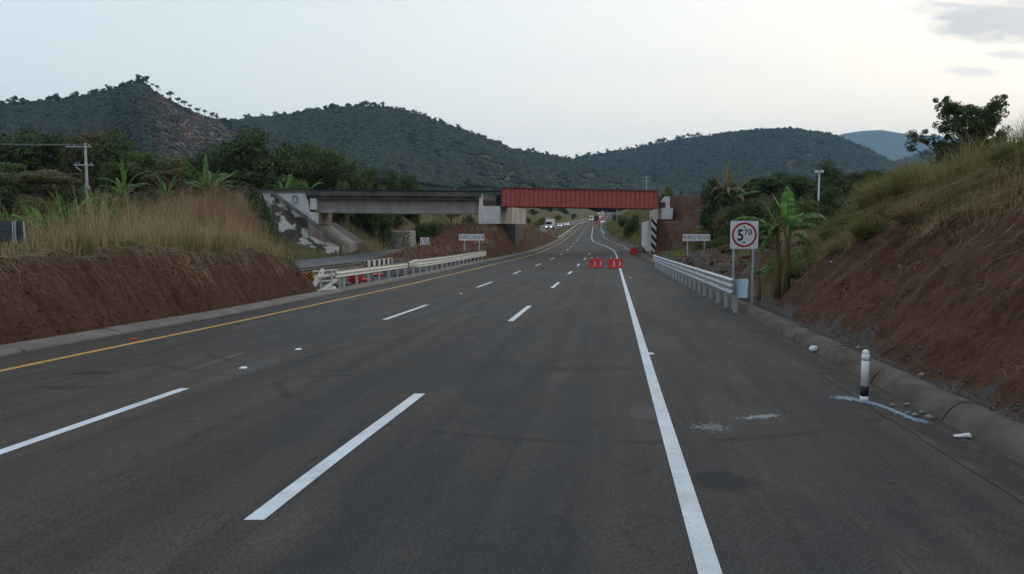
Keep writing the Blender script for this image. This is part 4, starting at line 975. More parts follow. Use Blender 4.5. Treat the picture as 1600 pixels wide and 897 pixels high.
# blue spray scribble: loose loops, no figure
def scribble():
    r = random.Random(2); b = MB(); c = P(462, 313, YB+.2-.012)-A0
    def loop(cx, cz, rx, rz_, a0, a1, w=.05):
        pts = [c+Vector((cx+rx*math.cos(a), 0, cz+rz_*math.sin(a))) for a in np.linspace(a0, a1, 14)]
        for p, q in zip(pts[:-1], pts[1:]): b.bar(p, q, w, w)
    loop(0, .0, .36, .46, -1.0, 4.6, .07); loop(-.12, .40, .3, .14, .1, 3.3, .10); loop(-.3, .15, .10, .3, 1.2, 5, .07)
    loop(.05, .08, .10, .07, 0, 6.2, .035); loop(.08, -.18, .16, .05, 0, 6.2, .04); loop(.0, -.36, .24, .06, .2, 3, .05); loop(.22, .15, .07, .07, 0, 6.2, .035)
    for i in range(5): b.bar(c+Vector((-.3+i*.14, 0, -.50)), c+Vector((-.26+i*.14, 0, -.60)), .04, .02)
    b.build('spray_scribble', MAT['paint_blue'], ab, label='blue spray-painted scribble')
scribble()

# ------------------------------------------------------------------ pier with its cap block
def block(name, near_l, near_r, far_r, ytop, ybot, Yn, Yf, mats, parent, o0):
    """cap whose near face spans near_l..near_r at Yn and whose long side runs back to far_r at Yf"""
    nl, nr = PX(near_l, Yn), PX(near_r, Yn); fr = PX(far_r, Yf); sh = fr-nr
    zt, zb_ = P(0, ytop, Yn).z, P(0, ybot, Yn).z
    v = [(nl, Yn, zb_), (nr, Yn, zb_), (nr+sh, Yf, zb_), (nl+sh, Yf, zb_), (nl, Yn, zt), (nr, Yn, zt), (nr+sh, Yf, zt), (nl+sh, Yf, zt)]
    b = MB(); b.hexa([Vector(q)-o0 for q in v]); return b.build(name, mats, parent, bevel=.03)
pier = thing('bridge_pier', 'big whitewashed rust-streaked pier block on red earth between the two bridge spans', 'bridge pier', P(765, 350, YB)); P0 = Vector(pier.location)
block('cap_block', 748, 782, 822, 322, 350, YB, 115, MAT['rusted'], pier, P0)
b = MB(); nl, nr = PX(748, YB), PX(781.9, YB); b.box(nl-P0.x, nr-P0.x, -.05-.0, -.004, P(0, 349.8, YB).z-P0.z, P(0, 322.2, YB).z-P0.z); b.build('white_end_face', MAT['whitewash'], pier)
b = MB(); b.hexa([Vector(v)-P0 for v in ((-1.0, 100.5, -1.7), (.4, 100.5, -1.7), (1.6, 110.5, -1.7), (.2, 110.5, -1.7), (-1.0, 100.5, 2.36), (.4, 100.5, 2.36), (1.6, 110.5, 2.36), (.2, 110.5, 2.36))]); b.build('column', MAT['concrete_dark'], pier)  # dark colour stands for the shaded cavity under the cap block
def ppoly(name, poly, Y, dY, mat, par=pier, o0=P0):
    b = MB(); b.prism([P(x, y, Y)-o0 for x, y in poly], (0, dY, 0)); return b.build(name, MAT[mat], par)
ppoly('pedestal', [(748.5, 303), (754.8, 303), (754.8, 321.9), (748.5, 321.9)], YB+.1, .6, 'whitewash')
ppoly('wing_slab', [(755, 303.2), (774.5, 308), (774.5, 313.5), (755, 313.5)], YB+.12, .4, 'kerb')
for i in range(7): ppoly('rail_bar', [(757+i*2.7, 313.7), (758+i*2.7, 313.7), (758+i*2.7, 321.8), (757+i*2.7, 321.8)], YB+.2, .1, 'dead')
ppoly('void_shade', [(776.2, 304.5), (782.5, 304.5), (782.5, 321.8), (776.2, 321.8)], YB+.9, 1.2, 'black')  # black box put in as the shade of the void beside the girder end
ppoly('rear_wall', [(752, 304), (779, 306), (779, 321.8), (752, 321.8)], YB+1.4, .5, 'concrete_dark')

# ------------------------------------------------------------------ red plate girder span
rg = thing('red_steel_girder_span', 'red oxide painted steel plate girder span over the main road', 'bridge', P(905, 325, YB)); R0 = Vector(rg.location)
tl, tr_, bl, br_ = P(783.5, 293.6, YB-.3), P(1029.5, 298.2, YB-.3), P(783.5, 322, YB-.3), P(1029.5, 325.8, YB-.3)
def lerp(a, b_, t): return a.lerp(b_, t)
def quadbar(b, ta, tb, ba, bb, y0, y1):
    b.hexa([Vector(v)-R0 for v in ((ba.x, y0, ba.z), (bb.x, y0, bb.z), (bb.x, y1, bb.z), (ba.x, y1, ba.z), (ta.x, y0, ta.z), (tb.x, y0, tb.z), (tb.x, y1, tb.z), (ta.x, y1, ta.z))])
YG = YB-.3
for dy in (0, 4.4):
    w = MB(); nf = 34; top_ = []; bot_ = []
    for i in range(nf):
        for fr, dep in ((0.0, .30), (.16, .13), (.84, .25)):
            q = (i+fr)/nf; tp = lerp(tl, tr_, q); bt = lerp(bl, br_, q); top_.append(Vector((tp.x, YG+dy+dep, tp.z-.002))-R0); bot_.append(Vector((tp.x, YG+dy+dep, bt.z+.002))-R0)
    m_ = len(top_); w.add(top_+bot_, [(i, i+1, m_+i+1, m_+i) for i in range(m_-1)])
    w.add([v+Vector((0, .012, 0)) for v in top_+bot_], [(m_+i, m_+i+1, i+1, i) for i in range(m_-1)]); w.build('web_plate', MAT['red_steel'], rg)
    f = MB(); dz = Vector((0, 0, .05)); quadbar(f, tl+dz, tr_+dz, tl, tr_, YG+dy+.0, YG+dy+.46); f.build('top_flange', MAT['red_dark'], rg)
    f = MB(); quadbar(f, bl, br_, bl-dz*1.2, br_-dz*1.2, YG+dy+.0, YG+dy+.46); f.build('bottom_flange', MAT['red_dark'], rg)
    # flared end panels
    for tt, sgn in ((0, 1), (1, -1)):
        e = MB(); tp = lerp(tl, tr_, tt); bt = lerp(bl, br_, tt)
        e.hexa([Vector(v)-R0 for v in ((bt.x, YG+dy+.01, bt.z), (bt.x+.02*sgn, YG+dy+.01, bt.z), (bt.x+.02*sgn, YG+dy+.45, bt.z), (bt.x, YG+dy+.45, bt.z), (tp.x, YG+dy+.01, tp.z), (tp.x+.02*sgn, YG+dy+.01, tp.z), (tp.x+.02*sgn, YG+dy+.45, tp.z), (tp.x, YG+dy+.45, tp.z))]); e.build('end_plate', MAT['red_steel'], rg)
dk = MB(); quadbar(dk, tl-Vector((0, 0, .5)), tr_-Vector((0, 0, .5)), tl-Vector((0, 0, .75)), tr_-Vector((0, 0, .75)), YG+.3, YG+4.55); dk.build('track_floor', MAT['red_dark'], rg)
cb = MB()
for i in range(12):
    x0 = tl.x+(tr_.x-tl.x)*i/12; x1 = tl.x+(tr_.x-tl.x)*(i+1)/12; z = lerp(bl, br_, i/12).z+.12
    cb.bar(Vector((x0, YG+.3, z))-R0, Vector((x1, YG+4.4, z))-R0, .1, .1); cb.bar(Vector((x1, YG+.3, z))-R0, Vector((x1, YG+4.4, z))-R0, .12, .12)
cb.build('cross_bracing', MAT['red_dark'], rg)
bird = MB(); bp_ = P(834, 292.6, YB-.05)
bird.tube([(-.10, 0, .10), (-.05, 0, .16), (.0, 0, .26), (.04, 0, .36), (.05, 0, .41)], [.03, .09, .10, .06, .02], 8); bird.tube([(.04, 0, .38), (.07, 0, .45), (.11, 0, .46), (.16, 0, .44)], [.03, .05, .03, .008], 7)
bird.tube([(-.08, 0, .16), (-.20, 0, .02)], [.05, .02], 6); bird.bar((.0, .03, 0), (.0, .03, .2), .015, .015); bird.bar((.0, -.03, 0), (.0, -.03, .2), .015, .015)
o = bird.build('bird', MAT['bird'], loc=bp_+Vector((0, 0, .01)), label='small dark bird perched on top of the red girder', cat='bird')

# ------------------------------------------------------------------ right abutment and striped wing wall
ra = thing('bridge_abutment', 'whitewashed concrete abutment block under the right end of the red girder', 'abutment', P(1040, 343, YB)); RA = Vector(ra.location)
nl = PX(1032, YB); nr = PX(1050, YB); fl = PX(1014, 115); sh = fl-nl; zt, zb_ = P(0, 325.2, YB).z, P(0, 343, YB).z
b = MB(); b.hexa([Vector(v)-RA for v in ((nl, YB, zb_), (nr, YB, zb_), (nr+sh, 115, zb_), (nl+sh, 115, zb_), (nl, YB, zt), (nr, YB, zt), (nr+sh, 115, zt), (nl+sh, 115, zt))]); b.build('cap_block', MAT['rusted'], ra, bevel=.03)
b = MB(); b.box(nl+.02-RA.x+.25, nr-RA.x-.02, YB-.06-RA.y, YB-.004-RA.y, zb_+.03-RA.z, zt-.03-RA.z); b.build('white_end_face', MAT['whitewash'], ra)
for i, (x0, x1) in enumerate(((1.2, 1.7),)):
    b = MB(); b.hexa([Vector(v)-RA for v in ((20.2, 111, -1.7), (20.9, 111, -1.7), (21.2, 114, -1.7), (20.5, 114, -1.7), (20.2, 111, zb_), (20.9, 111, zb_), (21.2, 114, zb_), (20.5, 114, zb_))]); b.build('column', MAT['tan'], ra)
def rpoly(name, poly, Y, dY, mat):
    b = MB(); b.prism([P(x, y, Y)-RA for x, y in poly], (0, dY, 0)); return b.build(name, MAT[mat], ra)
rpoly('wing_slab', [(1040, 307), (1046.5, 307), (1046.5, 325), (1040.2, 325), (1040, 316), (1033, 316)], YB+.12, .5, 'whitewash')
for i in range(3): rpoly('rail_bar', [(1034+i*2, 316.3), (1034.8+i*2, 316.3), (1034.8+i*2, 325), (1034+i*2, 325)], YB+.2, .1, 'dead')
rpoly('rear_wall', [(1031, 306), (1040, 306), (1040, 325), (1031, 325)], YB+1.6, .5, 'concrete_dark')
ww = thing('wing_wall', 'tall concrete retaining wall with black and white hazard stripes on its end', 'retaining wall', (17.5, 95, -1.5)); W0 = Vector(ww.location)
x0, x1 = PX(1017, 95), PX(1025.2, 95); xf = PX(1002, 118); zt, zt2, zg = P(0, 343, 95).z, P(0, 348, 118).z, -1.7
sh = xf-x0
b = MB(); b.hexa([Vector(v)-W0 for v in ((x0, 95, zg), (x1, 95, zg), (x1+sh, 118, zg), (xf, 118, zg), (x0, 95, zt), (x1, 95, zt), (x1+sh, 118, zt2), (xf, 118, zt2))]); b.build('wall', MAT['whitewash'], ww)
b = MB(); b.box(x0-.9-W0.x, x0-W0.x, 0, 21, -.2, .13); b.build('footing', MAT['kerb'], ww)
def clip(poly, a, c, keep_le):
    out = []
    for i in range(len(poly)):
        p, q = poly[i], poly[(i+1) % len(poly)]; dp, dq = a*p[0]+p[1]-c, a*q[0]+q[1]-c
        ip, iq = (dp <= 0) == keep_le, (dq <= 0) == keep_le
        if ip: out.append(p)
        if ip != iq: t = dp/(dp-dq); out.append((p[0]+(q[0]-p[0])*t, p[1]+(q[1]-p[1])*t))
    return out
wd = x1-x0; H_ = zt-zg
for i in range(9):
    c0_ = H_+.62-i*.98-.45; poly = [(0, 0), (wd, 0), (wd, H_), (0, H_)]
    poly = clip(poly, 1.15, c0_+.49+.55, True)
    if len(poly) > 2: poly = clip(poly, 1.15, c0_+.55, False)
    if len(poly) > 2:
        b = MB(); b.prism([(x0+p[0]-W0.x, -.004, zg+p[1]-W0.z) for p in poly], (0, -.004, 0)); b.build('hazard_stripe', MAT['black'], ww)

# stone wall behind the old road
gp0, gp1 = P(590, 387, 120.5), P(641, 386, 118)
gw = MB(); gm = gz((gp0.x+gp1.x)/2, 125); zt0 = P(0, 360.5, 119).z; zb0 = P(0, 390, 119).z
gw.hexa([(gp0.x, 120.5, zb0), (gp1.x, 118, zb0), (gp1.x+.6, 121, zb0), (gp0.x+.6, 124, zb0), (gp0.x+.1, 120.8, zt0-.1), (gp1.x-.1, 118.3, zt0), (gp1.x+.5, 121, zt0), (gp0.x+.7, 124, zt0-.1)])
o = gw.build('stone_wall', MAT['gabion'], bevel=.15, label='pale rubble stone retaining wall on the bank seen under the concrete span', cat='retaining wall')

# ------------------------------------------------------------------ guard rails
WB = [(0, .31), (-.035, .305), (-.08, .265), (-.08, .235), (-.01, .175), (-.01, .135), (-.08, .075), (-.08, .045), (-.035, .005), (0, 0)]
TB = [(0, .51), (-.035, .505), (-.08, .465), (-.08, .435), (-.01, .375), (-.01, .335), (-.08, .275), (-.08, .235), (-.01, .175), (-.01, .135), (-.08, .075), (-.08, .045), (-.035, .005), (0, 0)]
def railbeam(b, prof, f, y0, y1, h0, h1, side, ext=None, zf=zr):
    ys = np.linspace(y0, y1, max(2, int((y1-y0)/.6)+1)); path = []
    for y in ys:
        t = (y-y0)/(y1-y0); path.append(((float(f(y)), y, float(zf(y))+h0+(h1-h0)*t), (side, 0, 0)))
    n0 = len(b.v); b.sweep(prof, path, True)
    # back side, so the sheet has thickness
    b.sweep([(a+.012, z) for a, z in prof][::-1], path, True); return b
def cpost(b, x, y, z0, z1, s=1):
    for (dx, dy, sx, sy) in ((0, 0, .012, .15), (.04*s, -.07, .08, .012), (.04*s, .07, .08, .012)): b.cbox((x+dx, y+dy, (z0+z1)/2), (sx, sy, z1-z0))
    return b
gl = thing('guardrail', 'long white metal guardrail along the yellow edge line on the left', 'guardrail', (float(F_L(33)), 33, float(zr(33)))); G0 = Vector(gl.location)
fe = lambda y: F_L(y)-.28
def rel(b, o0): b.v = [tuple(Vector(v)-o0) for v in b.v]; return b
b = MB(); railbeam(b, WB, fe, 33.2, 46.2, .62, .62, 1); rel(b, G0); b.build('two_wave_beam', MAT['rail_white'], gl)
b = MB(); ys = [46.2, 48.2]
b.sweep([(-a*1, z) for a, z in []], []) if False else None
pth0 = [(-a, z) for a, z in WB]
# transition piece between the two beam heights
v = []; n = 12
top0 = [(float(fe(46.2)), 46.2, float(zr(46.2))+.62+.31*k/6) for k in range(7)]; top1 = [(float(fe(48.4)), 48.4, float(zr(48.4))+.55+.51*k/6) for k in range(7)]
off = [0, -.08, -.02, -.08, -.02, -.08, 0]
b.add([Vector(p)-Vector((off[i], 0, 0))-G0 for i, p in enumerate(top0)]+[Vector(p)-Vector((off[i], 0, 0))-G0 for i, p in enumerate(top1)], [(i, i+1, 8+i, 7+i) for i in range(6)], True)
b.add([Vector(p)-Vector((off[i]+.012, 0, 0))-G0 for i, p in enumerate(top0)]+[Vector(p)-Vector((off[i]+.012, 0, 0))-G0 for i, p in enumerate(top1)], [(i+7, i+8, 1+i, i) for i in range(6)], True)
b.build('transition_beam', MAT['rail_white'], gl)
b = MB(); railbeam(b, TB, fe, 48.4, 78, .55, .55, 1); rel(b, G0); b.build('three_wave_beam', MAT['rail_white'], gl)
def posts(par, o0, f, ys, hz, s, mat='galv', zf=zr):
    proto = cpost(MB(), 0, 0, -.15, hz, s).mesh('post')
    for y in ys:
        x = float(f(y)); link('post', proto, MAT[mat], par, loc=Vector((x, y, float(zf(y))+.0))-o0)
        proto.materials.clear(); proto.materials.append(MAT[mat])
posts(gl, G0, lambda y: fe(y)-.13, np.arange(34.6, 46.5, 1.905), .92, -1)
posts(gl, G0, lambda y: fe(y)-.13, np.arange(48.2, 78, 1.905), 1.03, -1)
# terminal: impact head, struts and foot on the ground
b = MB(); x = float(fe(33)); z = float(zr(32))
b.bar((x-.02, 33.4, z+.72), (x-.55, 31.6, z+.72), .08, .10); b.bar((x, 33.4, z+.92), (x-.75, 32.2, z+.92), .05, .05); b.bar((x+.02, 33.2, z+.50), (x-.5, 31.9, z+.02), .10, .10)
b.bar((x-.42, 32.6, z+.95), (x-.72, 31.4, z+.08), .12, .16); b.bar((x-.1, 32.8, z+.9), (x-.1, 32.8, z-.05), .05, .05); b.bar((x-.45, 32.3, z+.9), (x-.45, 32.3, z-.05), .09, .05)
b.bar((x+.02, 32.9, z+.10), (x-1.0, 31.0, z+.05), .12, .14); b.bar((x+.03, 33.3, z+.5), (x-.55, 32.1, z+.48), .05, .05); b.bar((x-.02, 33.9, z+.9), (x-.02, 33.9, z-.1), .05, .05)
rel(b, G0).build('terminal_frame', MAT['rail_white'], gl)
b = MB(); b.cbox((x-1.12, 30.9, z+.07), (.22, .26, .16), .4); b.tube([(x-1.0, 31.0, z+.2), (x-.85, 31.2, z+.32)], [.07, .05], 8); rel(b, G0).build('anchor_foot', MAT['black'], gl, bevel=.02)
hp = link('hazard_plate', MB().box(-.15, .15, -.015, .015, 0, .62).mesh(), MAT['yellow'], gl, loc=Vector((x-.86, 32.0, z+.28))-G0)
for i in range(4):
    poly = clip(clip([(-.15, 0), (.15, 0), (.15, .62), (-.15, .62)], -1, .06+.17*i, True), -1, -.02+.17*i, False)
    if len(poly) > 2: MB().prism([(p[0], -.018, p[1]) for p in poly], (0, -.003, 0)).build('black_stripe', MAT['black'], hp)

gr = thing('guardrail', 'galvanised three-wave guardrail along the right shoulder with a flared blue-white end', 'guardrail', (float(F_R(23.4))+.3, 23.4, float(zr(23.4)))); H0 = Vector(gr.location)
fr_ = lambda y: F_R(y)+.30+.0*y
b = MB(); railbeam(b, TB, fr_, 23.4, 64, .52, .52, -1); bm_ = b
for i, v in enumerate(b.v): pass
# the waves face the road: mirror the profile
b2 = MB(); ys = np.linspace(23.4, 64, 70); path = [((float(fr_(y)), y, float(zr(y))+.52), (1, 0, 0)) for y in ys]
b2.sweep(TB, path, True); b2.sweep([(a+.012, z) for a, z in TB][::-1], path, True); rel(b2, H0).build('three_wave_beam', MAT['galv'], gr)
posts(gr, H0, lambda y: fr_(y)+.12, np.arange(23.9, 64, 1.905), 1.0, 1)
b = MB(); th = np.linspace(-.5, 1.0, 9); x = float(fr_(23.4)); z = float(zr(23.4))
V = []; 
for t in th: V += [(x+.10+.02*t+.16*(t+.5), 23.25+.10*math.cos(t*1.8), z+.46), (x+.10+.19*(t+.5), 23.25+.12*math.cos(t*1.8), z+1.04)]
b.add(V, [(2*i, 2*i+1, 2*i+3, 2*i+2) for i in range(8)], True); b.add([Vector(q)+Vector((.012, .012, 0)) for q in V], [(2*i+2, 2*i+3, 2*i+1, 2*i) for i in range(8)], True)
MAT['flare'] = M('pale_blue_plastic_sheet', (.52, .68, .76), (.44, .60, .70), 3, .4)
rel(b, H0).build('flared_end', MAT['flare'], gr)
b = MB()
for y in np.arange(25.8, 63, 3.81):
    for h in (.66, .86): b.tube([(float(fr_(y))-.088, y, float(zr(y))+.52+h-.52), (float(fr_(y))-.06, y, float(zr(y))+h)], [.02, .02], 6)
rel(b, H0).build('bolts', MAT['rim'], gr)

g2 = thing('guardrail', 'lower white guardrail behind the main one, dividing off the old road', 'guardrail', (-10.6, 40, float(zr(40)))); K0 = Vector(g2.location)
f2 = lambda y: np.interp(y, [38, 41, 49.5, 60], [-11.0, -10.65, -9.85, -9.5])
b = MB(); railbeam(b, WB, f2, 38.5, 50.5, .34, .40, 1); rel(b, K0).build('two_wave_beam', MAT['kerb'], g2)
posts(g2, K0, lambda y: f2(y)-.12, np.arange(38.8, 50.5, 1.905), .66, -1, 'dead')
bb_ = thing('striped_barrier', 'black and white striped barrier board at the end of the lower guardrail', 'barrier', (float(f2(51)), 51, float(zr(51)))); B0 = Vector(bb_.location)
b = MB(); ys = np.linspace(51, 61, 12)
b.sweep([(0, .35), (0, .85), (-.10, .85), (-.10, .35), (0, .35)], [((float(f2(y)), y, float(zr(y))+.02), (1, 0, 0)) for y in ys]); rel(b, B0); b.build('board', MAT['rail_white'], bb_)
for i in range(6):
    y0 = 51.1+i*1.72; ys = (y0, y0+.8); b = MB()
    b.sweep([(.006, .36), (.006, .845)], [((float(f2(y)), y, float(zr(y))+.02), (1, 0, 0)) for y in ys]); b.sweep([(.003, .845), (.003, .36)], [((float(f2(y)), y, float(zr(y))+.02), (1, 0, 0)) for y in ys]); rel(b, B0); b.build('black_stripe', MAT['black'], bb_)
    b = MB(); b.box(-.04, .04, -.04, .04, -.2, .5); b.build('leg', MAT['galv'], bb_, loc=Vector((float(f2(y0))-.05, y0+1.2, float(zr(y0))))-B0)
# far guard rails beyond the bridge
def far_rail(f, y0, y1, label, mat='rail_white', h=.45):
    t = thing('guardrail', label, 'guardrail', (float(f(y0)), y0, float(zr(y0)))); o0 = Vector(t.location); b = MB()
    ys = np.arange(y0, y1, 6.0); pth = [((float(f(y)), y, float(zr(y))+h), (1, 0, 0)) for y in ys]
    b.sweep(WB, pth, True); b.sweep([(a+.02, z) for a, z in WB][::-1], pth, True); rel(b, o0).build('beam', MAT[mat], t)
    pm = MB().cbox((0, 0, .3), (.1, .15, .9)).mesh('post'); pm.materials.append(MAT['galv'])
    for y in np.arange(y0, y1, 8.0)[:40]: link('post', pm, None, t, loc=Vector((float(f(y)), y, float(zr(y))))-o0)
far_rail(lambda y: F_L(y)-.5, 165, 460, 'far pale guardrail on the left edge of the main road beyond the bridge')
far_rail(lambda y: F_OL(y)-.5, 230, 520, 'far guardrail along the outer edge of the oncoming carriageway')
far_rail(lambda y: F_R(y)+.7, 190, 480, 'far guardrail on the right edge of the road beyond the bridge')

# ------------------------------------------------------------------ signs
def board(b, w, h, r=.06, y0=0, y1=.012):
    n = 6; pts = []
    for cx, cz, a0 in ((w/2-r, h/2-r, 0), (-w/2+r, h/2-r, 90), (-w/2+r, -h/2+r, 180), (w/2-r, -h/2+r, 270)):
        for k in range(n+1): a = rad(a0+90*k/n); pts.append((cx+r*math.cos(a), y0, cz+r*math.sin(a)))
    return b.prism(pts, (0, y1-y0, 0))
def disc(b, r0, r1, y0, y1, n=56):
    vs = []
    for k in range(n):
        a = 2*math.pi*k/n; c, s = math.cos(a), math.sin(a)
        vs += [(r0*c, y0, r0*s), (r1*c, y0, r1*s), (r1*c, y1, r1*s), (r0*c, y1, r0*s)]
    return b.add(vs, [f for k in range(n) for f in [(4*k, 4*k+1, 4*((k+1) % n)+1, 4*((k+1) % n)), (4*k+1, 4*k+2, 4*((k+1) % n)+2, 4*((k+1) % n)+1), (4*k+3, 4*k, 4*((k+1) % n), 4*((k+1) % n)+3)]])
# height limit sign
Y = 24.9; c = P(1163, 367, Y); gzr = gz(c.x, Y); sw = 43.5/1200*Y
hs = thing('height_limit_sign', 'square white height limit sign with a red ring reading 5 70', 'road sign', (c.x, Y, gzr)); cz = c.z-gzr
pn = board(MB(), sw, sw, .05).build('panel', MAT['sign_white'], hs, loc=(0, 0, cz))
disc(MB(), sw*.375, sw*.445, -.004, 0).build('red_ring', MAT['sign_red'], pn)
put_text('digit', '5', sw*.56, 'black', pn, (-sw*.14, -.003, -sw*.03), .85, bold=.012)
put_text('small_digits', '70', sw*.29, 'black', pn, (sw*.13, -.003, sw*.085), .92, spacing=1.12, bold=.004)
for s_ in (1, -1): MB().prism([(-sw*.055, -.004, sw*.30*s_), (sw*.055, -.004, sw*.30*s_), (0, -.004, sw*.225*s_)], (0, .003, 0)).build('arrowhead', MAT['black'], pn)
for dx in (-sw*.36, sw*.345): MB().bar((dx, .03, -.3), (dx, .03, cz+sw*.4), .055, .05).build('post', MAT['galv'], hs)
def name_sign(px, py, Y, wpx, hpx, label, posts_px):
    c = P(px, py, Y); g = gz(c.x, Y); w = wpx/1200*Y; h = hpx/1200*Y; t = thing('road_name_sign', label, 'road sign', (c.x, Y, g)); cz = c.z-g
    pn = board(MB(), w, h, .05*w/2).build('panel', MAT['sign_white'], t, loc=(0, 0, cz))
    tx = put_text('lettering', 'PI FFCC 92+210', h*.78, 'black', pn, (0, -.003, -h*.01), 1, bold=.003)
    bpy.context.view_layer.update(); tw = tx.dimensions.x; tx.scale = (w*.93/tw, 1, 1)
    for q in posts_px: x = PX(q, Y)-c.x; MB().bar((x, .05, -.4), (x, .05, cz+h*.3), .09, .07).build('post', MAT['galv'], t)
name_sign(1088, 371.2, 68, 42.5, 10.5, 'small white PI FFCC 92+210 sign on two posts right of the road', (1074, 1100.5))
name_sign(737, 370.8, 80, 39.5, 10, 'small white PI FFCC 92+210 sign on two posts left of the road', (726, 749))
Y = 86; c = P(663.5, 378, Y); g = gz(c.x, Y); w = 14/1200*Y
sp = thing('speed_limit_sign', 'small white speed limit sign reading 60 beside the old road', 'road sign', (c.x, Y, g)); pn = board(MB(), w, w, .05).build('panel', MAT['sign_white'], sp, loc=(0, 0, c.z-g))
disc(MB(), w*.33, w*.42, -.004, 0, 32).build('red_ring', MAT['sign_red'], pn); put_text('digits', '60', w*.42, 'black', pn, (0, -.003, 0), .85, bold=.01)
MB().bar((0, .04, -.3), (0, .04, c.z-g), .07, .05).build('post', MAT['galv'], sp)
def back_sign(px0, px1, py0, py1, Y, mat, label, postpx, grid=False):
    c = P((px0+px1)/2, (py0+py1)/2, Y); g = gz(PX(postpx[0], Y), Y); w = (px1-px0)/1200*Y; h = (py1-py0)/1200*Y
    t = thing('road_sign', label, 'road sign', (c.x, Y, g)); pn = board(MB(), w, h, .03, 0, .012).build('panel', MAT[mat], t, loc=(0, 0, c.z-g))
    if grid:
        for k_ in range(1, 3): MB().bar((-w*.49, -.012, -h/2+h*k_/3), (w*.49, -.012, -h/2+h*k_/3), .02, .02).build('brace', MAT[mat], pn)
        for s_ in (-1, 1): MB().bar((w/2*s_, -.006, -h/2), (w/2*s_, -.006, h/2), .02, .03).build('rim', MAT['galv'], pn)
    for q in postpx: x = PX(q, Y)-c.x; MB().bar((x, -.05, -.3), (x, -.05, c.z-g+h/2*.99), .035, .035).build('post', MAT['galv'], t)
back_sign(-14, 38, 346, 391, 21.5, 'dark_sign', 'dark back of a road sign on the left bank, cut by the picture edge', (24.3, 28.0), True)
back_sign(554, 566, 361, 374, 116, 'grey_sign', 'small grey back of a sign beside the paved abutment slope', (560,))
back_sign(680.5, 684.5, 357, 366, 150, 'grey_sign', 'tiny grey sign back among bushes under the concrete span', (682.5,))
Y = 228; c = P(951.5, 358, Y); g = gz(c.x, Y)
gs = thing('direction_sign', 'small green direction sign on the verge right of the far road', 'road sign', (c.x, Y, g)); pn = board(MB(), 1.7, 1.1, .05, 0, .03).build('panel', MAT['sign_green'], gs, loc=(0, 0, c.z-g))
disc(MB(), .0, .0, 0, 0, 3) if False else None
b = MB(); 
for q in ((-.8, .8, .49, .52), (-.8, .8, -.52, -.49)): b.box(q[0], q[1], -.005, 0, q[2], q[3])
b.build('white_border', MAT['sign_white'], pn)
for dx in (-.6, .6): MB().bar((dx, .05, -.3), (dx, .05, c.z-g), .08, .08).build('post', MAT['galv'], gs)

# ------------------------------------------------------------------ poles
Y = 74; p = P(139, 362, Y); g = gz(p.x, Y); H = P(139, 223.5, Y).z-g
up = thing('utility_pole', 'pale concrete utility pole with two crossarms above the left scrub', 'utility pole', (p.x, Y, g))
MB().tube([(0, 0, -.3), (0, 0, H)], [.17, .10], 10).build('pole', MAT['pole'], up)
for py, x0, x1 in ((229.5, 112, 151), (258, 123, 153)):
    z = P(139, py, Y).z-g; o = MB().bar((PX(x0, Y)-p.x, -.13, z), (PX(x1, Y)-p.x, -.13, z), .1, .1).build('crossarm', MAT['galv'], up)
    for q in (x0+3, x1-3, (x0+x1)/2-7): MB().tube([(PX(q, Y)-p.x, -.13, z+.05), (PX(q, Y)-p.x, -.13, z+.16), (PX(q, Y)-p.x, -.13, z+.26)], [.03, .06, .03], 7).build('insulator', MAT['pole'], o)
z = P(139, 260, Y).z-g; MB().bar((-.9, -.13, z-.05), (-.35, -.13, z-.5), .06, .06).build('bracket', MAT['galv'], up)
MB().bar((.12, 0, -.3), (.16, 0, P(141, 291, Y).z-g), .16, .16).build('side_brace', MAT['pole'], up)
def wire(pa, pb, sag, label):
    pa, pb = Vector(pa), Vector(pb); pts = [pa.lerp(pb, t)-Vector((0, 0, sag*4*t*(1-t))) for t in np.linspace(0, 1, 14)]
    b = MB(); b.tube([q-pa for q in pts], .034, 5); b.build('power_line', MAT['wire'], loc=pa, label=label, cat='power line')
zt = P(0, 229, Y).z+.2
wire((PX(115, Y), Y-.13, zt), P(-260, 196, 66), .5, 'topmost thin power line running left from the upper crossarm')
wire((PX(148, Y), Y-.13, zt), P(-260, 203, 66), .5, 'second thin power line running left from the upper crossarm')
wire((PX(136, Y), Y-.13, P(0, 272, Y).z), P(-260, 252, 66), .4, 'lower single cable running left from the utility pole')
Y = 90; p = P(1278, 338, Y); g = gz(p.x, Y); H = P(1278, 270, Y).z-g
lp = thing('street_lamp', 'thin lamp pole with twin floodlights behind the banana plant', 'street lamp', (p.x, Y, g))
MB().tube([(0, 0, -.3), (0, 0, H)], [.13, .09], 8).build('pole', MAT['galv'], lp)
MB().bar((-.45, 0, H), (.4, 0, H), .06, .06).build('crossarm', MAT['galv'], lp)
for dx in (-.35, .25): MB().cbox((dx, -.12, H+.15), (.42, .18, .26)).build('floodlight', MAT['sign_white'], lp, bevel=.02)
def plain_pole(px, base, top, Y, label, arms=(), r=.1):
    p = P(px, base, Y); g = gz(p.x, Y); H = P(px, top, Y).z-g; t = thing('utility_pole', label, 'utility pole', (p.x, Y, g))
    MB().tube([(0, 0, -.3), (0, 0, H)], [r*1.4, r], 7).build('pole', MAT['pole'], t)
    for f, w in arms: MB().bar((-w/2, 0, H*f), (w/2, 0, H*f), .12, .12).build('crossarm', MAT['pole'], t)
plain_pole(1010, 297, 276, 175, 'distant pole with crossarms behind the red girder', ((.99, 2.3), (.90, 1.4)), .09)
plain_pole(964, 352, 327, 235, 'far pale pole on the slope right of the road beyond the bridge')
plain_pole(698, 352, 337, 190, 'short pale pole on the bank under the concrete span')

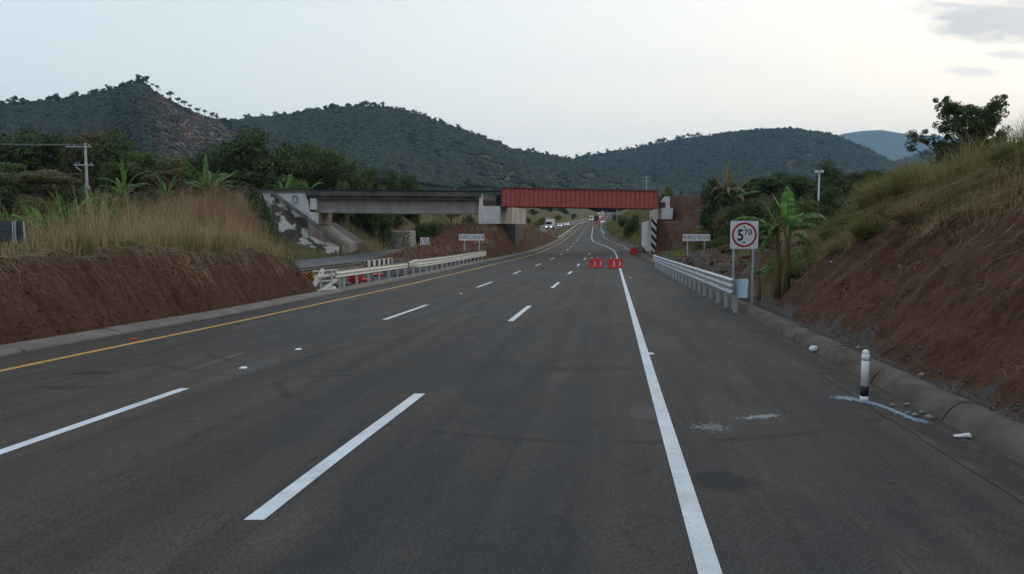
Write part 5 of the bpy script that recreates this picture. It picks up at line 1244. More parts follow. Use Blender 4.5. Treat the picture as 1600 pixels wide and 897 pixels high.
# ------------------------------------------------------------------ road barriers, delineator post, litter
def barrier_mesh_parts(w=1.12, h=.72):
    b = MB(); pr = [(-.24, 0), (-.24, .10), (-.14, .20), (-.10, h), (.10, h), (.14, .20), (.24, .10), (.24, 0)]
    b.prism([(-w/2, y, z) for y, z in pr], (w, 0, 0)); body = b.mesh('body', .02)
    t = MB().box(-w*.44, w*.44, -.075, .075, h+.001, h+.045).mesh('top_rib', .01)
    cv = []
    for cx in (-w*.12, w*.30):
        q = MB(); s = .10; y = -.135; zc = h*.52
        q.prism([(cx-s*.7, y, zc+s*1.7), (cx+s*.1, y, zc+s*1.7), (cx+s*.95, y, zc), (cx+s*.1, y, zc-s*1.7), (cx-s*.7, y, zc-s*1.7), (cx+s*.15, y, zc)], (0, -.004, 0)); cv.append(q.mesh('chevron'))
    cap = MB().tube([(-w*.33, 0, h+.04), (-w*.33, 0, h+.11)], .05, 8).mesh('filler_cap')
    body.materials.append(MAT['red_plastic']); t.materials.append(MAT['red_plastic']); [q.materials.append(MAT['white_plastic']) for q in cv]; cap.materials.append(MAT['white_plastic'])
    return body, t, cv, cap
BP = barrier_mesh_parts()
def barrier(px, py, label, rz=0, sc=1, group=None, plain=False, loc=None):
    p = loc if loc is not None else road_hit(px, py)
    t = thing('plastic_barrier', label, 'barrier', p, rz, group); t.scale = (sc, sc, sc)
    link('body', BP[0], None, t); link('top_rib', BP[1], None, t)
    if not plain:
        for q in BP[2]: link('chevron', q, None, t)
        link('filler_cap', BP[3], None, t)
    return t
barrier(931.5, 418.5, 'red plastic barrier with two chevrons, left one of the pair on the road', .02)
barrier(961.5, 419, 'red plastic barrier with two chevrons, right one standing on the white line', -.03)
p = Vector((PX(991, 98), 98, float(zr(98)))); barrier(0, 0, 'red barrier standing alone at the foot of the striped wing wall', .5, 1.05, None, True, p)
# rows of small red barriers far up the road
for i, y in enumerate(np.arange(430, 900, 26)):
    x = float((F_L(y)+F_OR(y))/2)-1.0; barrier(0, 0, 'tiny red barrier in the row dividing the far carriageways', 1.3, 1.9, 'far red barriers between the carriageways', True, Vector((x, float(y), float(zr(y))+.02)))
for i, y in enumerate(np.arange(330, 620, 26)):
    x = float(F_white(y))+.5; barrier(0, 0, 'tiny red barrier in the row along the far right shoulder', 1.3, 1.7, 'far red barriers on the right shoulder', True, Vector((x, float(y), float(zr(y))+.01)))
# delineator post
q = road_hit(1350, 627); s = 1.0
dp = thing('delineator_post', 'white flexible post with a black band at the gutter edge on the right', 'delineator post', q)
def ring(b, z0, z1, r0, r1=None, dome=False):
    if dome: b.tube([(0, 0, z0), (0, 0, z0+(z1-z0)*.3), (0, 0, z0+(z1-z0)*.65), (0, 0, z0+(z1-z0)*.9), (0, 0, z1)], [r0, r0*.96, r0*.78, r0*.42, r0*.08], 18)
    else: b.tube([(0, 0, z0), (0, 0, z1)], [r0, r1 or r0], 18)
    return b
ring(MB(), 0, .075, .054).build('white_base', MAT['white_plastic'], dp); ring(MB(), .075, .215, .0535).build('black_band', MAT['black'], dp)
ring(MB(), .215, .66, .053, .050).build('white_tube', MAT['white_plastic'], dp); ring(MB(), .565, .64, .0518, .0512).build('reflective_band', MAT['sign_white'], dp); ring(MB(), .66, .715, .050, dome=True).build('domed_cap', MAT['white_plastic'], dp)

def crumple(name, px, py, Y, size, mat, label, cat, seed=1, flat=.7, z=None, squash=(1, 1, 1)):
    p = P(px, py, Y); zz = gz(p.x, Y) if z is None else z; I = ico(); r = np.random.default_rng(seed)
    v = I[2]*(1+r.uniform(-.36, .36, (len(I[2]), 1)))*np.array([1, 1, flat])*np.array(squash)*size
    o = link(name, raw_mesh(name, v, None, I[3]), MAT[mat], loc=(p.x, Y, zz+size*flat*squash[2]*.7), label=label, cat=cat); return o
crumple('crumpled_bag', 1271.5, 552, 15.3, .075, 'litter', 'crumpled white bag in the gutter up the road from the white post', 'bag', 3, 1.0, float(zr(15.3))-.03, (1.2, .7, .9))
for i, (px, py, s_) in enumerate(((1395, 629, .028), (1417, 628, .035), (1440, 640, .03), (1452, 648, .042), (1448, 647, .03), (1430, 644, .035), (1420, 641, .028))):
    h = road_hit(px, py); crumple('white_pebble', px, py, h.y, s_, 'pebble', 'pale pebble among the small stones in the gutter past the white post', 'stone', 10+i, .6, float(zr(h.y))-.045).__setitem__('group', 'pale pebbles in the gutter')
h = road_hit(1503, 677); b = MB(); b.hexa([(-.10, -.03, 0), (.09, -.045, 0), (.10, .03, 0), (-.08, .04, 0), (-.09, -.02, .012), (.085, -.035, .03), (.095, .025, .035), (-.07, .035, .01)]); b.build('folded_paper', MAT['litter'], loc=(h.x, h.y, float(zr(h.y))-.035), bevel=.003, label='flat piece of white litter in the gutter near the right edge', cat='litter')
crumple('crumpled_cloth', 1341, 531, 14.6, .05, 'pink', 'small pink scrap on the gravel beside the kerb above the white post', 'litter', 5)
crumple('crumpled_cloth', 1440, 590, 11.6, .045, 'pink', 'reddish scrap beyond the kerb, right of the white post', 'litter', 6)
crumple('plastic_bag', 1302, 396, 22.5, .075, 'litter', 'small white bag caught high on the right earth bank', 'bag', 7)
crumple('rubber_scrap', 1212, 484, 20.2, .16, 'rubber', 'black rubber scrap lying on the gravel behind the kerb', 'litter', 8, .35)
# red plastic debris and sacks behind the left guard rail
def wreck(px, Y, size, label, seed, sq): 
    return crumple('broken_barrier', px, 440, Y, size, 'red_plastic', label, 'broken barrier', seed, .8, None, sq)
wreck(555, 38.5, .45, 'broken red plastic barrier standing behind the left guardrail', 1, (.65, .6, 1.35))
wreck(571, 41.0, .30, 'flattened red plastic piece right of the broken barrier', 2, (1.0, .6, .45))
wreck(592, 47.5, .32, 'red plastic piece farther back behind the left guardrail', 3, (1.0, .6, .5))
crumple('sack', 529, 448, 35.8, .33, 'kerb', 'pale rounded sack behind the left guardrail terminal', 'sack', 12, .8)
crumple('sack', 517, 456, 33.6, .22, 'litter', 'small white sack lying under the end of the left guardrail', 'sack', 13, .6)
crumple('concrete_lump', 536, 452, 35.4, .36, 'kerb', 'grey concrete lump behind the left guardrail posts', 'concrete lump', 14, .5)
crumple('black_bag', 622, 432, 46.5, .25, 'rubber', 'black bag beside the post where the guardrail steps up', 'bag', 15, .5)
b = MB(); pa, pb = P(1112, 421, 38), P(1157, 409, 39.5); zz = max(gz(pa.x, 38), gz(pb.x, 39.5)); b.tube([Vector((0, 0, .12)), Vector((pb.x-pa.x, 1.5, .42))], [.03, .02], 6)
b.build('bare_branch', MAT['root'], loc=(pa.x, 38, gz(pa.x, 38)+.05), label='pale bare branch lying on the earth heap under the height sign', cat='branch')

# ------------------------------------------------------------------ vehicles
def wheel(par, x, y, r, w=.22):
    t = MB().tube([(x-w/2, y, r), (x+w/2, y, r)], r, 14).build('wheel', MAT['tyre'], par)
    MB().tube([(x-w/2-.004, y, r), (x+w/2+.004, y, r)], r*.55, 10).build('rim', MAT['rim'], t)
def car(loc, rz, label, paint='car_white', lights='lamp', sc=1):
    t = thing('car', label, 'car', loc, rz); t.scale = (sc,)*3
    b = MB(); prof = [(-2.1, .30), (-2.15, .62), (-2.0, .80), (-1.1, .93), (-.45, 1.40), (.9, 1.44), (1.6, 1.02), (2.05, .95), (2.12, .55), (2.05, .30)]
    b.prism([(-.86, y, z) for y, z in prof], (1.72, 0, 0)); b.build('body', MAT[paint], t, bevel=.06)
    b = MB(); b.hexa([(-.72, -1.02, .96), (.72, -1.02, .96), (.72, -.99, .96), (-.72, -.99, .96), (-.62, -.47, 1.36), (.62, -.47, 1.36), (.62, -.44, 1.36), (-.62, -.44, 1.36)]); b.v = [(v[0], v[1]-.06, v[2]+.03) for v in b.v]; b.build('windscreen', MAT['glass'], t)
    for s_ in (-1, 1): MB().prism([(s_*.863, -.85, .98), (s_*.863, -.40, 1.32), (s_*.863, .85, 1.35), (s_*.863, 1.3, 1.02)], (s_*.008, 0, 0)).build('side_window', MAT['glass'], t)
    for s_ in (-.62, .62): MB().cbox((s_, -2.13, .64), (.30, .08, .15)).build('headlight', MAT[lights], t, bevel=.02)
    for x in (-.78, .78):
        for y in (-1.35, 1.35): wheel(t, x, y, .32)
    return t
def truck(loc, rz, label, box='car_white', lights='lamp', sc=1, cab='car_white', L=8):
    t = thing('truck', label, 'truck', loc, rz); t.scale = (sc,)*3
    MB().box(-1.15, 1.15, -L/2, -L/2+2.0, .55, 2.75).build('cab', MAT[cab], t, bevel=.10)
    MB().box(-1.02, 1.02, -L/2-.02, -L/2+.01, 1.65, 2.5).build('windscreen', MAT['glass'], t, bevel=.01)
    MB().box(-1.25, 1.25, -L/2+2.2, L/2, .95, 3.5).build('cargo_box', MAT[box], t, bevel=.04)
    MB().box(-.5, .5, -L/2+1.0, L/2-.2, .6, .94).build('chassis', MAT['black'], t)
    for s_ in (-.9, .9): MB().cbox((s_, -L/2-.02, .85), (.32, .08, .22)).build('headlight', MAT[lights], t, bevel=.02)
    for x in (-1.0, 1.0):
        for y in (-L/2+1.0, L/2-2.2, L/2-1.0): wheel(t, x, y, .48, .28)
    return t
def onopp(Y, lane): return Vector((float(F_OL(Y))+(1.9 if lane == 0 else 5.4), Y, float(zr(Y))+.006))
hd = lambda Y: -math.atan((float(F_OL(Y+5))-float(F_OL(Y-5)))/10)
truck(onopp(268, 1), hd(268), 'white box truck nearest on the oncoming carriageway, beside the earth cut')
car(onopp(305, 1), hd(305), 'white car with lights on just behind the nearest white truck')
car(onopp(335, 1), hd(335), 'second white car with lights on, farther than the first')
truck(onopp(480, 1), hd(480), 'far white truck with bright headlights below the red girder', sc=.9)
car(onopp(600, 0), hd(600), 'far car with bright headlights in the outer oncoming lane', sc=1.1)
car(onopp(700, 1), hd(700), 'dark far car among the oncoming lights', 'car_dark', sc=1.1)
car(onopp(780, 0), hd(780), 'farthest car with headlights near the crest', sc=1.1)
car(onopp(860, 1), hd(860), 'last small car at the crest of the oncoming carriageway', sc=1.1)
def onmain(Y, off): return Vector((float(F_yellow(Y))+off, Y, float(zr(Y))+.006))
hm = lambda Y: -math.atan((float(F_R(Y+5))-float(F_R(Y-5)))/10)
truck(onmain(455, 5.2), hm(455)+math.pi, 'dark truck seen from behind on the main road beyond the bridge', 'car_dark', 'tail', 1.0, 'car_dark')
car(onmain(420, 9.6), hm(420), 'car with bright headlights facing us on the right of the far main road')
car(onmain(560, 2.2), hm(560)+math.pi, 'far dark car driving away ahead of the dark truck', 'car_dark', 'tail', 1.1)
car(onmain(700, 5.4), hm(700)+math.pi, 'very far car driving away near the crest of the main road', 'car_dark', 'tail', 1.1)

# ------------------------------------------------------------------ trees, bushes, banana plants
def crown(seed, h, w, base, nclump, n, size, crad=(.13, .24), top=1.0, flat=.8, spread=1.0):
    r = np.random.default_rng(seed); cs = []
    hh = h-base
    while len(cs) < nclump:
        q = r.uniform(-1, 1, 3); l = np.linalg.norm(q)
        if l > 1 or l < .45: continue
        z = q[2]; k = 1.0 if z < 0 else (1-.25*z*top)
        cs.append((q[0]*k*w*.40, q[1]*k*w*.40, base+hh*.5+z*hh*.40))
    cs = np.array(cs); cs += r.normal(0, .04*w, cs.shape)
    rd = w*r.uniform(crad[0], crad[1], nclump)
    return leaves_on(cs, rd, n, size, r, flat), cs
def tree_parts(seed, h, w, base, nclump, n, size, leafmat, **k):
    (V, F), cs = crown(seed, h, w, base, nclump, n, size, **k)
    cm = raw_mesh('crown', V, F); cm.materials.append(MAT[leafmat])
    r = random.Random(seed); b = MB(); t = max(.08, w*.035)
    fork = base+(h-base)*.25
    lean = (r.uniform(-.06, .06)*h, r.uniform(-.06, .06)*h)
    b.tube([(0, 0, -.4), (lean[0]*.3, lean[1]*.3, fork*.5), (lean[0], lean[1], fork)], [t*1.5, t*1.1, t*.9], 7)
    for i in r.sample(range(len(cs)), min(11, len(cs))):
        c = cs[i]; m = Vector((lean[0], lean[1], fork*r.uniform(.7, 1))); e = Vector(c)
        mid = m.lerp(e, .5)+Vector((r.uniform(-.1, .1)*w, r.uniform(-.1, .1)*w, -.03*h))
        b.tube([m, mid, e], [t*.6, t*.35, t*.12], 5)
    tm = b.mesh('trunk'); tm.materials.append(MAT['bark'])
    return cm, tm
TREES = {}
def tree_kind(key, name, cat, *a, **k):
    cm, tm = tree_parts(*a, **k); TREES[key] = (name, cat, cm, tm, a[1], a[2])
tree_kind('a', 'broadleaf_tree', 'tree', 101, 9, 8, 1.2, 26, 9000, .34, 'leaf_dark')
tree_kind('b', 'broadleaf_tree', 'tree', 102, 8, 8, .8, 24, 8500, .32, 'leaf_mid')
tree_kind('c', 'broadleaf_tree', 'tree', 103, 8, 9, .8, 30, 9500, .32, 'leaf_dark', crad=(.10, .20))
tree_kind('d', 'bush', 'bush', 104, 3, 4, .0, 14, 3800, .20, 'leaf_mid', crad=(.16, .26))
tree_kind('e', 'bush', 'bush', 105, 3, 4.2, .0, 14, 3600, .20, 'leaf_olive', crad=(.16, .26))
tree_kind('f', 'bush', 'bush', 106, 3, 4, .0, 13, 3800, .20, 'leaf_dark', crad=(.16, .26))
tree_kind('g', 'broadleaf_tree', 'tree', 107, 8, 8, .6, 26, 9000, .32, 'leaf_olive', crad=(.11, .2))
def plant(key, px, top, Y, width, label, group=None, dz=0):
    """px, top: where the crown's middle and top stand; width in the photograph's pixels; real size follows from Y"""
    name, cat, cm, tm, h0, w0 = TREES[key]
    p = P(px, top, Y); x = p.x; g = gz(x, Y)+dz; w = width/1200*Y; h = max(p.z-g, w*.45)
    o = thing(name, label, cat, (x, Y, g-.1), random.uniform(0, 6.28), group)
    o.scale = (w/w0, w/w0, h/h0)
    link('crown', cm, None, o); link('trunk', tm, None, o)
    return o
ORD = ['leftmost', 'second', 'third', 'fourth', 'fifth', 'sixth', 'seventh', 'eighth', 'ninth', 'tenth', 'eleventh', 'twelfth', 'thirteenth', 'fourteenth', 'fifteenth', 'sixteenth', 'seventeenth', 'eighteenth', 'nineteenth', 'twentieth']
def ordn(i): return 'leftmost' if i == 0 else ORD[i]+' from the left'
def row(items, desc, group):
    items = sorted(items, key=lambda t: t[1])
    for i, it in enumerate(items):
        plant(*it, f'{desc[it[0]] if isinstance(desc, dict) else desc}, {ordn(i)}', group)
row([('c', -20, 196, 140, 110), ('a', 40, 199, 138, 100), ('c', 95, 201, 140, 92), ('g', 140, 200, 132, 84), ('a', 180, 196, 130, 74), ('b', 226, 234, 118, 84), ('g', 268, 240, 122, 74), ('c', 305, 240, 128, 80)],
    {'c': 'broad dark tree in the wood behind the utility pole', 'a': 'tall dark tree in the wood behind the utility pole', 'g': 'olive green tree in the wood behind the utility pole', 'b': 'mid green tree in the wood behind the utility pole'}, 'trees of the wood behind the utility pole')
plant('a', 393, 199, 122, 122, 'biggest dark round tree, rising above the railway beside the left hill')
plant('c', 345, 222, 128, 70, 'dark tree half behind the biggest round tree, on its left side')
row([('c', 442, 214, 132, 84), ('c', 472, 214, 150, 92), ('b', 512, 230, 140, 82), ('c', 548, 248, 136, 70), ('b', 582, 260, 130, 66), ('a', 604, 264, 128, 56)],
    {'c': 'dark tree stepping down towards the concrete span', 'b': 'mid green tree stepping down towards the concrete span', 'a': 'rounded tree stepping down towards the concrete span'}, 'trees stepping down behind the concrete span')
plant('f', 642, 279, 150, 54, 'low dark tree standing alone above the concrete span')
plant('g', 705, 292, 175, 30, 'yellow green treetop peeping over the concrete span near the pier')
plant('d', 528, 277, 112, 48, 'rounded green bush just over the left part of the concrete deck')
row([('d', 455, 268, 112, 50), ('f', 425, 276, 112, 46), ('e', 385, 284, 111, 44), ('f', 566, 280, 118, 50), ('d', 598, 284, 118, 40)], 'bush growing along the track above the left abutment', 'bushes along the railway on the left')
row([('b', 15, 252, 100, 100), ('g', 70, 262, 96, 84), ('b', 205, 252, 98, 90), ('g', 262, 262, 96, 80), ('f', 312, 272, 94, 70)],
    'leafy tree in the front row of the left wood', 'front row of the left wood')
row([('f', 10, 298, 80, 80), ('e', 60, 306, 72, 70), ('f', 112, 300, 78, 70), ('e', 180, 300, 70, 74), ('f', 235, 300, 74, 70), ('d', 290, 300, 76, 66), ('f', 345, 296, 86, 66), ('f', 392, 300, 84, 52), ('e', 30, 330, 52, 70), ('d', 95, 326, 50, 80), ('f', 170, 334, 56, 70), ('d', 225, 340, 48, 60), ('e', 400, 330, 66, 50), ('f', 415, 322, 78, 40)],
    'low bush in the scrub beyond the left bank', 'bushes in the scrub beyond the left bank')
# bank behind the old road, seen below the concrete deck
row([('f', 545, 334, 122, 50), ('f', 575, 336, 128, 44), ('d', 606, 334, 140, 50), ('e', 640, 330, 150, 44), ('d', 662, 345, 132, 40), ('e', 690, 340, 150, 44), ('f', 676, 352, 128, 30), ('d', 715, 346, 160, 34), ('f', 735, 340, 165, 34), ('e', 618, 350, 134, 40), ('f', 575, 352, 120, 36)],
    'bush on the bank under the concrete span', 'bushes on the bank under the concrete span')
# far roadside scrub under the red girder
row([('f', 832, 334, 330, 18), ('d', 846, 338, 300, 14), ('f', 858, 332, 420, 16), ('e', 872, 334, 380, 14), ('f', 884, 331, 480, 14), ('d', 896, 332, 460, 10), ('e', 838, 344, 270, 16), ('f', 824, 342, 250, 14), ('f', 848, 326, 520, 22), ('f', 874, 325, 600, 22)],
    'far shrub left of the oncoming traffic', 'far shrubs beside the oncoming carriageway')
row([('d', 975, 336, 190, 20), ('f', 968, 342, 240, 14), ('d', 990, 332, 150, 22), ('e', 962, 334, 300, 14), ('e', 982, 345, 150, 18)],
    'shrub on the green slope right of the far road', 'shrubs on the slope beyond the bridge')
# right of the bridge
plant('d', 1042, 284, 112, 26, 'thin grey green bush over the right end of the red girder')
plant('d', 1067, 295, 108, 14, 'tiny round bush on top of the earth embankment')
plant('f', 1118, 288, 86, 56, 'dark dense bush below the dead banana plant')
plant('f', 1142, 298, 84, 52, 'dark bush between the dead banana plant and the height sign')
plant('e', 1138, 322, 78, 54, 'olive bush low on the embankment above the height sign')
row([('c', 1185, 274, 112, 64), ('a', 1215, 268, 118, 62), ('c', 1252, 270, 112, 66), ('a', 1297, 249, 132, 46), ('c', 1330, 266, 120, 60), ('b', 1362, 264, 116, 56), ('c', 1392, 262, 110, 50), ('b', 1425, 268, 104, 60), ('c', 1470, 270, 96, 60)],
    {'c': 'dark tree in the wood behind the banana plant', 'a': 'tall dark tree in the wood behind the banana plant', 'b': 'mid green tree in the wood behind the banana plant'}, 'trees of the right wood')
row([('f', 1180, 318, 82, 60), ('d', 1262, 306, 70, 60), ('f', 1300, 300, 76, 60), ('e', 1345, 300, 66, 56), ('f', 1385, 296, 60, 60), ('e', 1232, 330, 60, 50)],
    'bush in the scrub behind the banana plant', 'bushes of the right scrub')
row([('f', 1228, 300, 86, 60), ('e', 1262, 304, 84, 56), ('f', 1300, 302, 84, 56), ('d', 1185, 306, 86, 50), ('f', 1165, 300, 98, 60), ('c', 1205, 288, 100, 70), ('f', 1245, 290, 98, 66), ('c', 1285, 286, 96, 70), ('f', 1325, 288, 94, 66), ('c', 1365, 284, 90, 70), ('f', 1405, 284, 86, 66), ('f', 1150, 326, 74, 50), ('f', 1215, 318, 62, 56), ('d', 1255, 328, 54, 56), ('f', 1290, 326, 50, 50), ('d', 1195, 345, 60, 40)],
    'dark shrub behind the banana plant', 'dark shrubs behind the banana plant')
plant('g', 1345, 285, 62, 34, 'russet olive bush in front of the right wood')

row([('e', 1112, 372, 74, 34), ('d', 1128, 366, 66, 30), ('e', 1136, 384, 58, 34), ('e', 1096, 352, 80, 34), ('d', 1190, 385, 44, 40), ('e', 1204, 395, 38, 36), ('f', 1178, 360, 62, 40), ('e', 1240, 370, 42, 44), ('d', 1262, 352, 44, 44)],
    'low bush on the rough ground around the height limit sign', 'low bushes around the height limit sign')
# the open-crowned tree against the bright sky
def sparse_tree():
    Y = 42.0; base = P(1500, 330, Y); x = base.x; g = gz(x, Y); top = P(1505, 160, Y).z
    t = thing('open_crowned_tree', 'tall open-crowned dark tree standing against the bright sky on the right', 'tree', (x, Y, g))
    r = random.Random(5); b = MB(); tips = []
    H = top-g
    b.tube([(0, 0, -.3), (.05, 0, H*.3), (.15, .1, H*.55), (.1, 0, H*.9)], [.16, .13, .09, .03], 8)
    for i in range(58):
        z0 = H*r.uniform(.34, .90); a = r.uniform(0, 6.28); l = (H*.31)*(1.25-.75*(z0/H-.3))*r.uniform(.5, 1.2)
        p0 = Vector((.1, .03, z0)); p2 = p0+Vector((math.cos(a)*l, math.sin(a)*l, l*r.uniform(.25, .8)))
        p1 = p0.lerp(p2, .5)+Vector((0, 0, -.08*l))
        b.tube([p0, p1, p2], [.05, .03, .012], 5); tips.append(p2)
        for k_ in range(4):
            q0 = p0.lerp(p2, r.uniform(.35, 1)); q1 = q0+Vector((r.uniform(-1, 1), r.uniform(-1, 1), r.uniform(.0, 1)))*r.uniform(.25, .55)
            b.tube([q0, q1], [.015, .006], 4); tips.append(q1)
    b.build('trunk', MAT['bark'], t)
    cs = np.array([tuple(q) for q in tips]); rr = np.random.default_rng(8)
    V, F = leaves_on(cs, rr.uniform(.14, .34, len(cs)), 26000, .11, rr, .85)
    link('crown', raw_mesh('crown', V, F), MAT['leaf_dark'], t)
sparse_tree()

def banana_leaf(b, p0, az, el, L, width, droop, r, torn=.5, twist=0, fold=.35):
    n = 14; pts = []; p = Vector(p0); e = el
    for i in range(n+1):
        pts.append(p.copy()); p = p+Vector((math.cos(az)*math.cos(e), math.sin(az)*math.cos(e), math.sin(e)))*(L/n); e -= droop/n*(.4+1.3*i/n)
    side = Vector((-math.sin(az), math.cos(az), 0))
    def wd(t): return width*(min(1, t/.16)**.6 if t < .16 else 1)*(1-max(0, (t-.55)/.45)**2*.92)*(0 if t < .10 else 1)
    for s_ in (1, -1):
        tear = True; prev = None
        for i in range(1, n):
            t0, t1 = i/n, (i+1)/n; d = (pts[i+1]-pts[i]).normalized(); up = side.cross(d); up = up if up.z > 0 or abs(d.z) > .9 else -up
            out = (side*s_*math.cos(twist)+Vector((0, 0, 1))*math.sin(twist)*s_)
            f = fold*r.uniform(.6, 1.5)
            def edge(pt, t): return pt+out*wd(t)*.5-Vector((0, 0, 1))*wd(t)*.5*f+d*wd(t)*.18
            torn_here = r.random() < torn
            gap = .25 if torn_here else 0
            a1 = edge(pts[i], t0) if (tear or prev is None) else prev
            a2 = edge(pts[i+1].lerp(pts[i], gap), t1)
            if wd(t1) > .01 or wd(t0) > .01: b.add([pts[i], pts[i+1], a2, a1], [(0, 1, 2, 3)], True)
            prev = a2; tear = torn_here
    return pts
def banana(name, label, loc, stems, leaves, dry, group=None, seed=1, cat='banana plant', big=1.0):
    r = random.Random(seed); t = thing(name, label, cat, loc, 0, group)
    st = MB(); lf = MB(); rb = MB(); dr = MB()
    for (sx, sy, h, rr) in stems:
        MB().tube([(sx, sy, -.2), (sx+.03, sy, h*.4), (sx+.02, sy+.03, h*.8), (sx, sy, h)], [rr*1.25, rr, rr*.8, rr*.45], 9).build('stem', MAT['banana_dry'], t)
    for (k, az, el, L, w, droop, torn, tw) in leaves:
        L *= big; w *= big
        s = stems[k]; lf = MB(); pts = banana_leaf(lf, (s[0], s[1], s[2]-.05), rad(az), rad(el), L, w, droop, r, torn, tw)
        lo = lf.build('leaf', MAT['banana'], t); rb = MB(); rb.tube([p+Vector((0, 0, .004)) for p in pts], [.022*(1-.8*i/len(pts)) for i in range(len(pts))], 5).build('midrib', MAT['banana'], lo)
    for (k, az, L, w, hz) in dry:
        dr = MB(); s = stems[k]; banana_leaf(dr, (s[0]+math.cos(rad(az))*.05, s[1]+math.sin(rad(az))*.05, s[2]*hz), rad(az), rad(45), L, w, 3.0, r, .8, .5, .8); dr.build('dead_leaf', MAT['banana_dry'], t)
    return t
bx_ = P(1220, 440, 27.2)
banana('banana_plant', 'banana plant with torn green leaves overlapping the height limit sign', (bx_.x, 27.2, gz(bx_.x, 27.2)),
       [(-.13, 0, 2.45, .11), (.24, .15, 2.6, .11), (-.95, -.5, .95, .07), (.75, .5, 1.2, .08)],
       [(1, 80, 86, 1.25, .42, .25, .35, .0), (1, 150, 74, 1.15, .34, .5, .35, .3), (0, 172, 42, 1.55, .36, 1.5, .45, .2), (0, 186, 20, 1.45, .36, 1.3, .4, .3),
        (0, 125, 66, 1.2, .22, .5, .3, 1.0), (1, 8, 48, 1.65, .40, 2.3, .5, .4), (1, -12, 30, 1.1, .3, 1.9, .5, .3), (0, 205, 18, 1.15, .32, 2.2, .5, .5),
        (0, 218, -8, 1.0, .3, 1.3, .5, .4), (1, 30, 20, .9, .28, 2.0, .5, .4), (2, 130, 60, .9, .26, 1.6, .4, .3), (2, 20, 50, .7, .24, 1.5, .4, .3), (2, 240, 40, .8, .24, 2.0, .4, .3), (3, 60, 65, .8, .25, 1.2, .4, .3), (0, 160, -35, .8, .24, .9, .6, .8), (1, -35, -20, .9, .26, 1.0, .6, .7), (0, 95, 78, 1.0, .16, .3, .3, 1.2), (1, 60, 40, 1.2, .3, 1.6, .5, .4), (0, 235, 35, 1.0, .28, 2.0, .5, .5), (3, -20, 45, .9, .25, 1.8, .4, .3)],
       [(0, 150, 1.0, .16, .92), (0, 40, .9, .16, .90), (0, 260, 1.1, .18, .88), (1, 20, 1.0, .16, .92), (1, 110, .9, .14, .9), (1, 300, 1.2, .18, .85), (0, 200, 1.2, .2, .7), (1, 350, 1.2, .2, .7), (2, 90, .6, .14, .8)], seed=3, big=1.2)
def banana_auto(px, base, top, Y, label, seed, n=8, dry=3, group=None, nst=1, upright=62):
    r = random.Random(seed); p = P(px, base, Y); g = gz(p.x, Y); H = P(px, top, Y).z-g
    stems = [(r.uniform(-.5, .5)*(nst > 1), r.uniform(-.4, .4)*(nst > 1), H*r.uniform(.42, .55), .11) for _ in range(nst)]
    lv = [(i % nst, i*137+r.uniform(-20, 20), r.uniform(upright-22, 84), H*r.uniform(.34, .56), .05*H+.12, r.uniform(.4, 1.6), .35, r.uniform(0, .6)) for i in range(n)]
    dd = [(i % nst, r.uniform(0, 360), H*.4, .18, .9) for i in range(dry)]
    return banana('banana_plant', label, (p.x, Y, g), stems, lv, dd, group, seed)
banana_auto(327, 300, 232, 78, 'tallest banana clump at the edge of the left wood, above the dry grass mound', 11, 18, 6, None, 3)
banana_auto(70, 360, 292, 46, 'bright banana plant left of the utility pole, nearest the left edge', 12, 7, 2)
banana_auto(105, 352, 288, 48, 'banana plant with upright leaves just left of the utility pole', 13, 8, 3)
banana_auto(165, 350, 282, 52, 'banana plant just right of the utility pole foot', 14, 11, 4, None, 2)
banana_auto(192, 320, 246, 84, 'banana plant high in the wood, up and right of the utility pole', 15, 10, 4, None, 2)
banana_auto(213, 330, 296, 60, 'small banana sprout between the utility pole and the dry grass mound', 16, 5, 0)
banana_auto(258, 310, 270, 80, 'banana plant in the scrub left of the tallest banana clump', 17, 7, 2)
banana_auto(448, 290, 262, 108, 'banana plant behind the track above the whitewashed abutment', 18, 10, 0, None, 2)
banana_auto(482, 284, 265, 112, 'small banana plant behind the track, right of the abutment scribble', 19, 6, 0)
banana_auto(4, 345, 300, 44, 'banana leaves cut by the left edge of the picture', 20, 6, 1)
# dead banana plant by the embankment
def dead_banana():
    Y = 84; p = P(1136, 300, Y); g = gz(p.x, Y); H = P(1136, 247, Y).z-g
    r = random.Random(4); lv = []
    st = [(0, 0, H*.62, .2), (.5, .3, H*.55, .18)]
    t = banana('dead_banana_plant', 'withered banana plant with brown shredded leaves above the embankment', (p.x, Y, g), st,
               [(0, 20, 62, H*.42, .35, .4, .6, .6), (1, 40, 40, H*.5, .4, .5, .6, .6), (1, 10, 20, H*.4, .35, .4, .6, .6), (0, 60, 75, H*.4, .3, .3, .6, .6)],
               [(0, a, H*.30, .4, .98) for a in (0, 70, 140, 200, 260, 320)]+[(1, a, H*.28, .4, .95) for a in (30, 110, 180, 300)], seed=4)
    for i in range(15):
        b = MB(); az = r.uniform(0, 6.28); el = rad(r.uniform(60, 88)); s = st[i % 2]
        banana_leaf(b, (s[0]-.15, s[1], s[2]*.95), az, el, H*r.uniform(.30, .42), .30, .15, r, .7, .8, .9); b.build('withered_leaf', MAT['banana_dry'], t)
dead_banana()
def crest_bush(key, Y, off, w, h, label):
    name, cat, cm, tm, h0, w0 = TREES[key]; x = float(F_R(Y))+1.6+float(np.interp(Y, HB_Y, HB_H))*1.02+off; g = gz(x, Y)
    o = thing(name, label, cat, (x, Y, g-.15), random.uniform(0, 6.28), 'bushes on the crest of the right bank'); o.scale = (w/w0, w/w0, h/h0)
    link('crown', cm, None, o); link('trunk', tm, None, o)
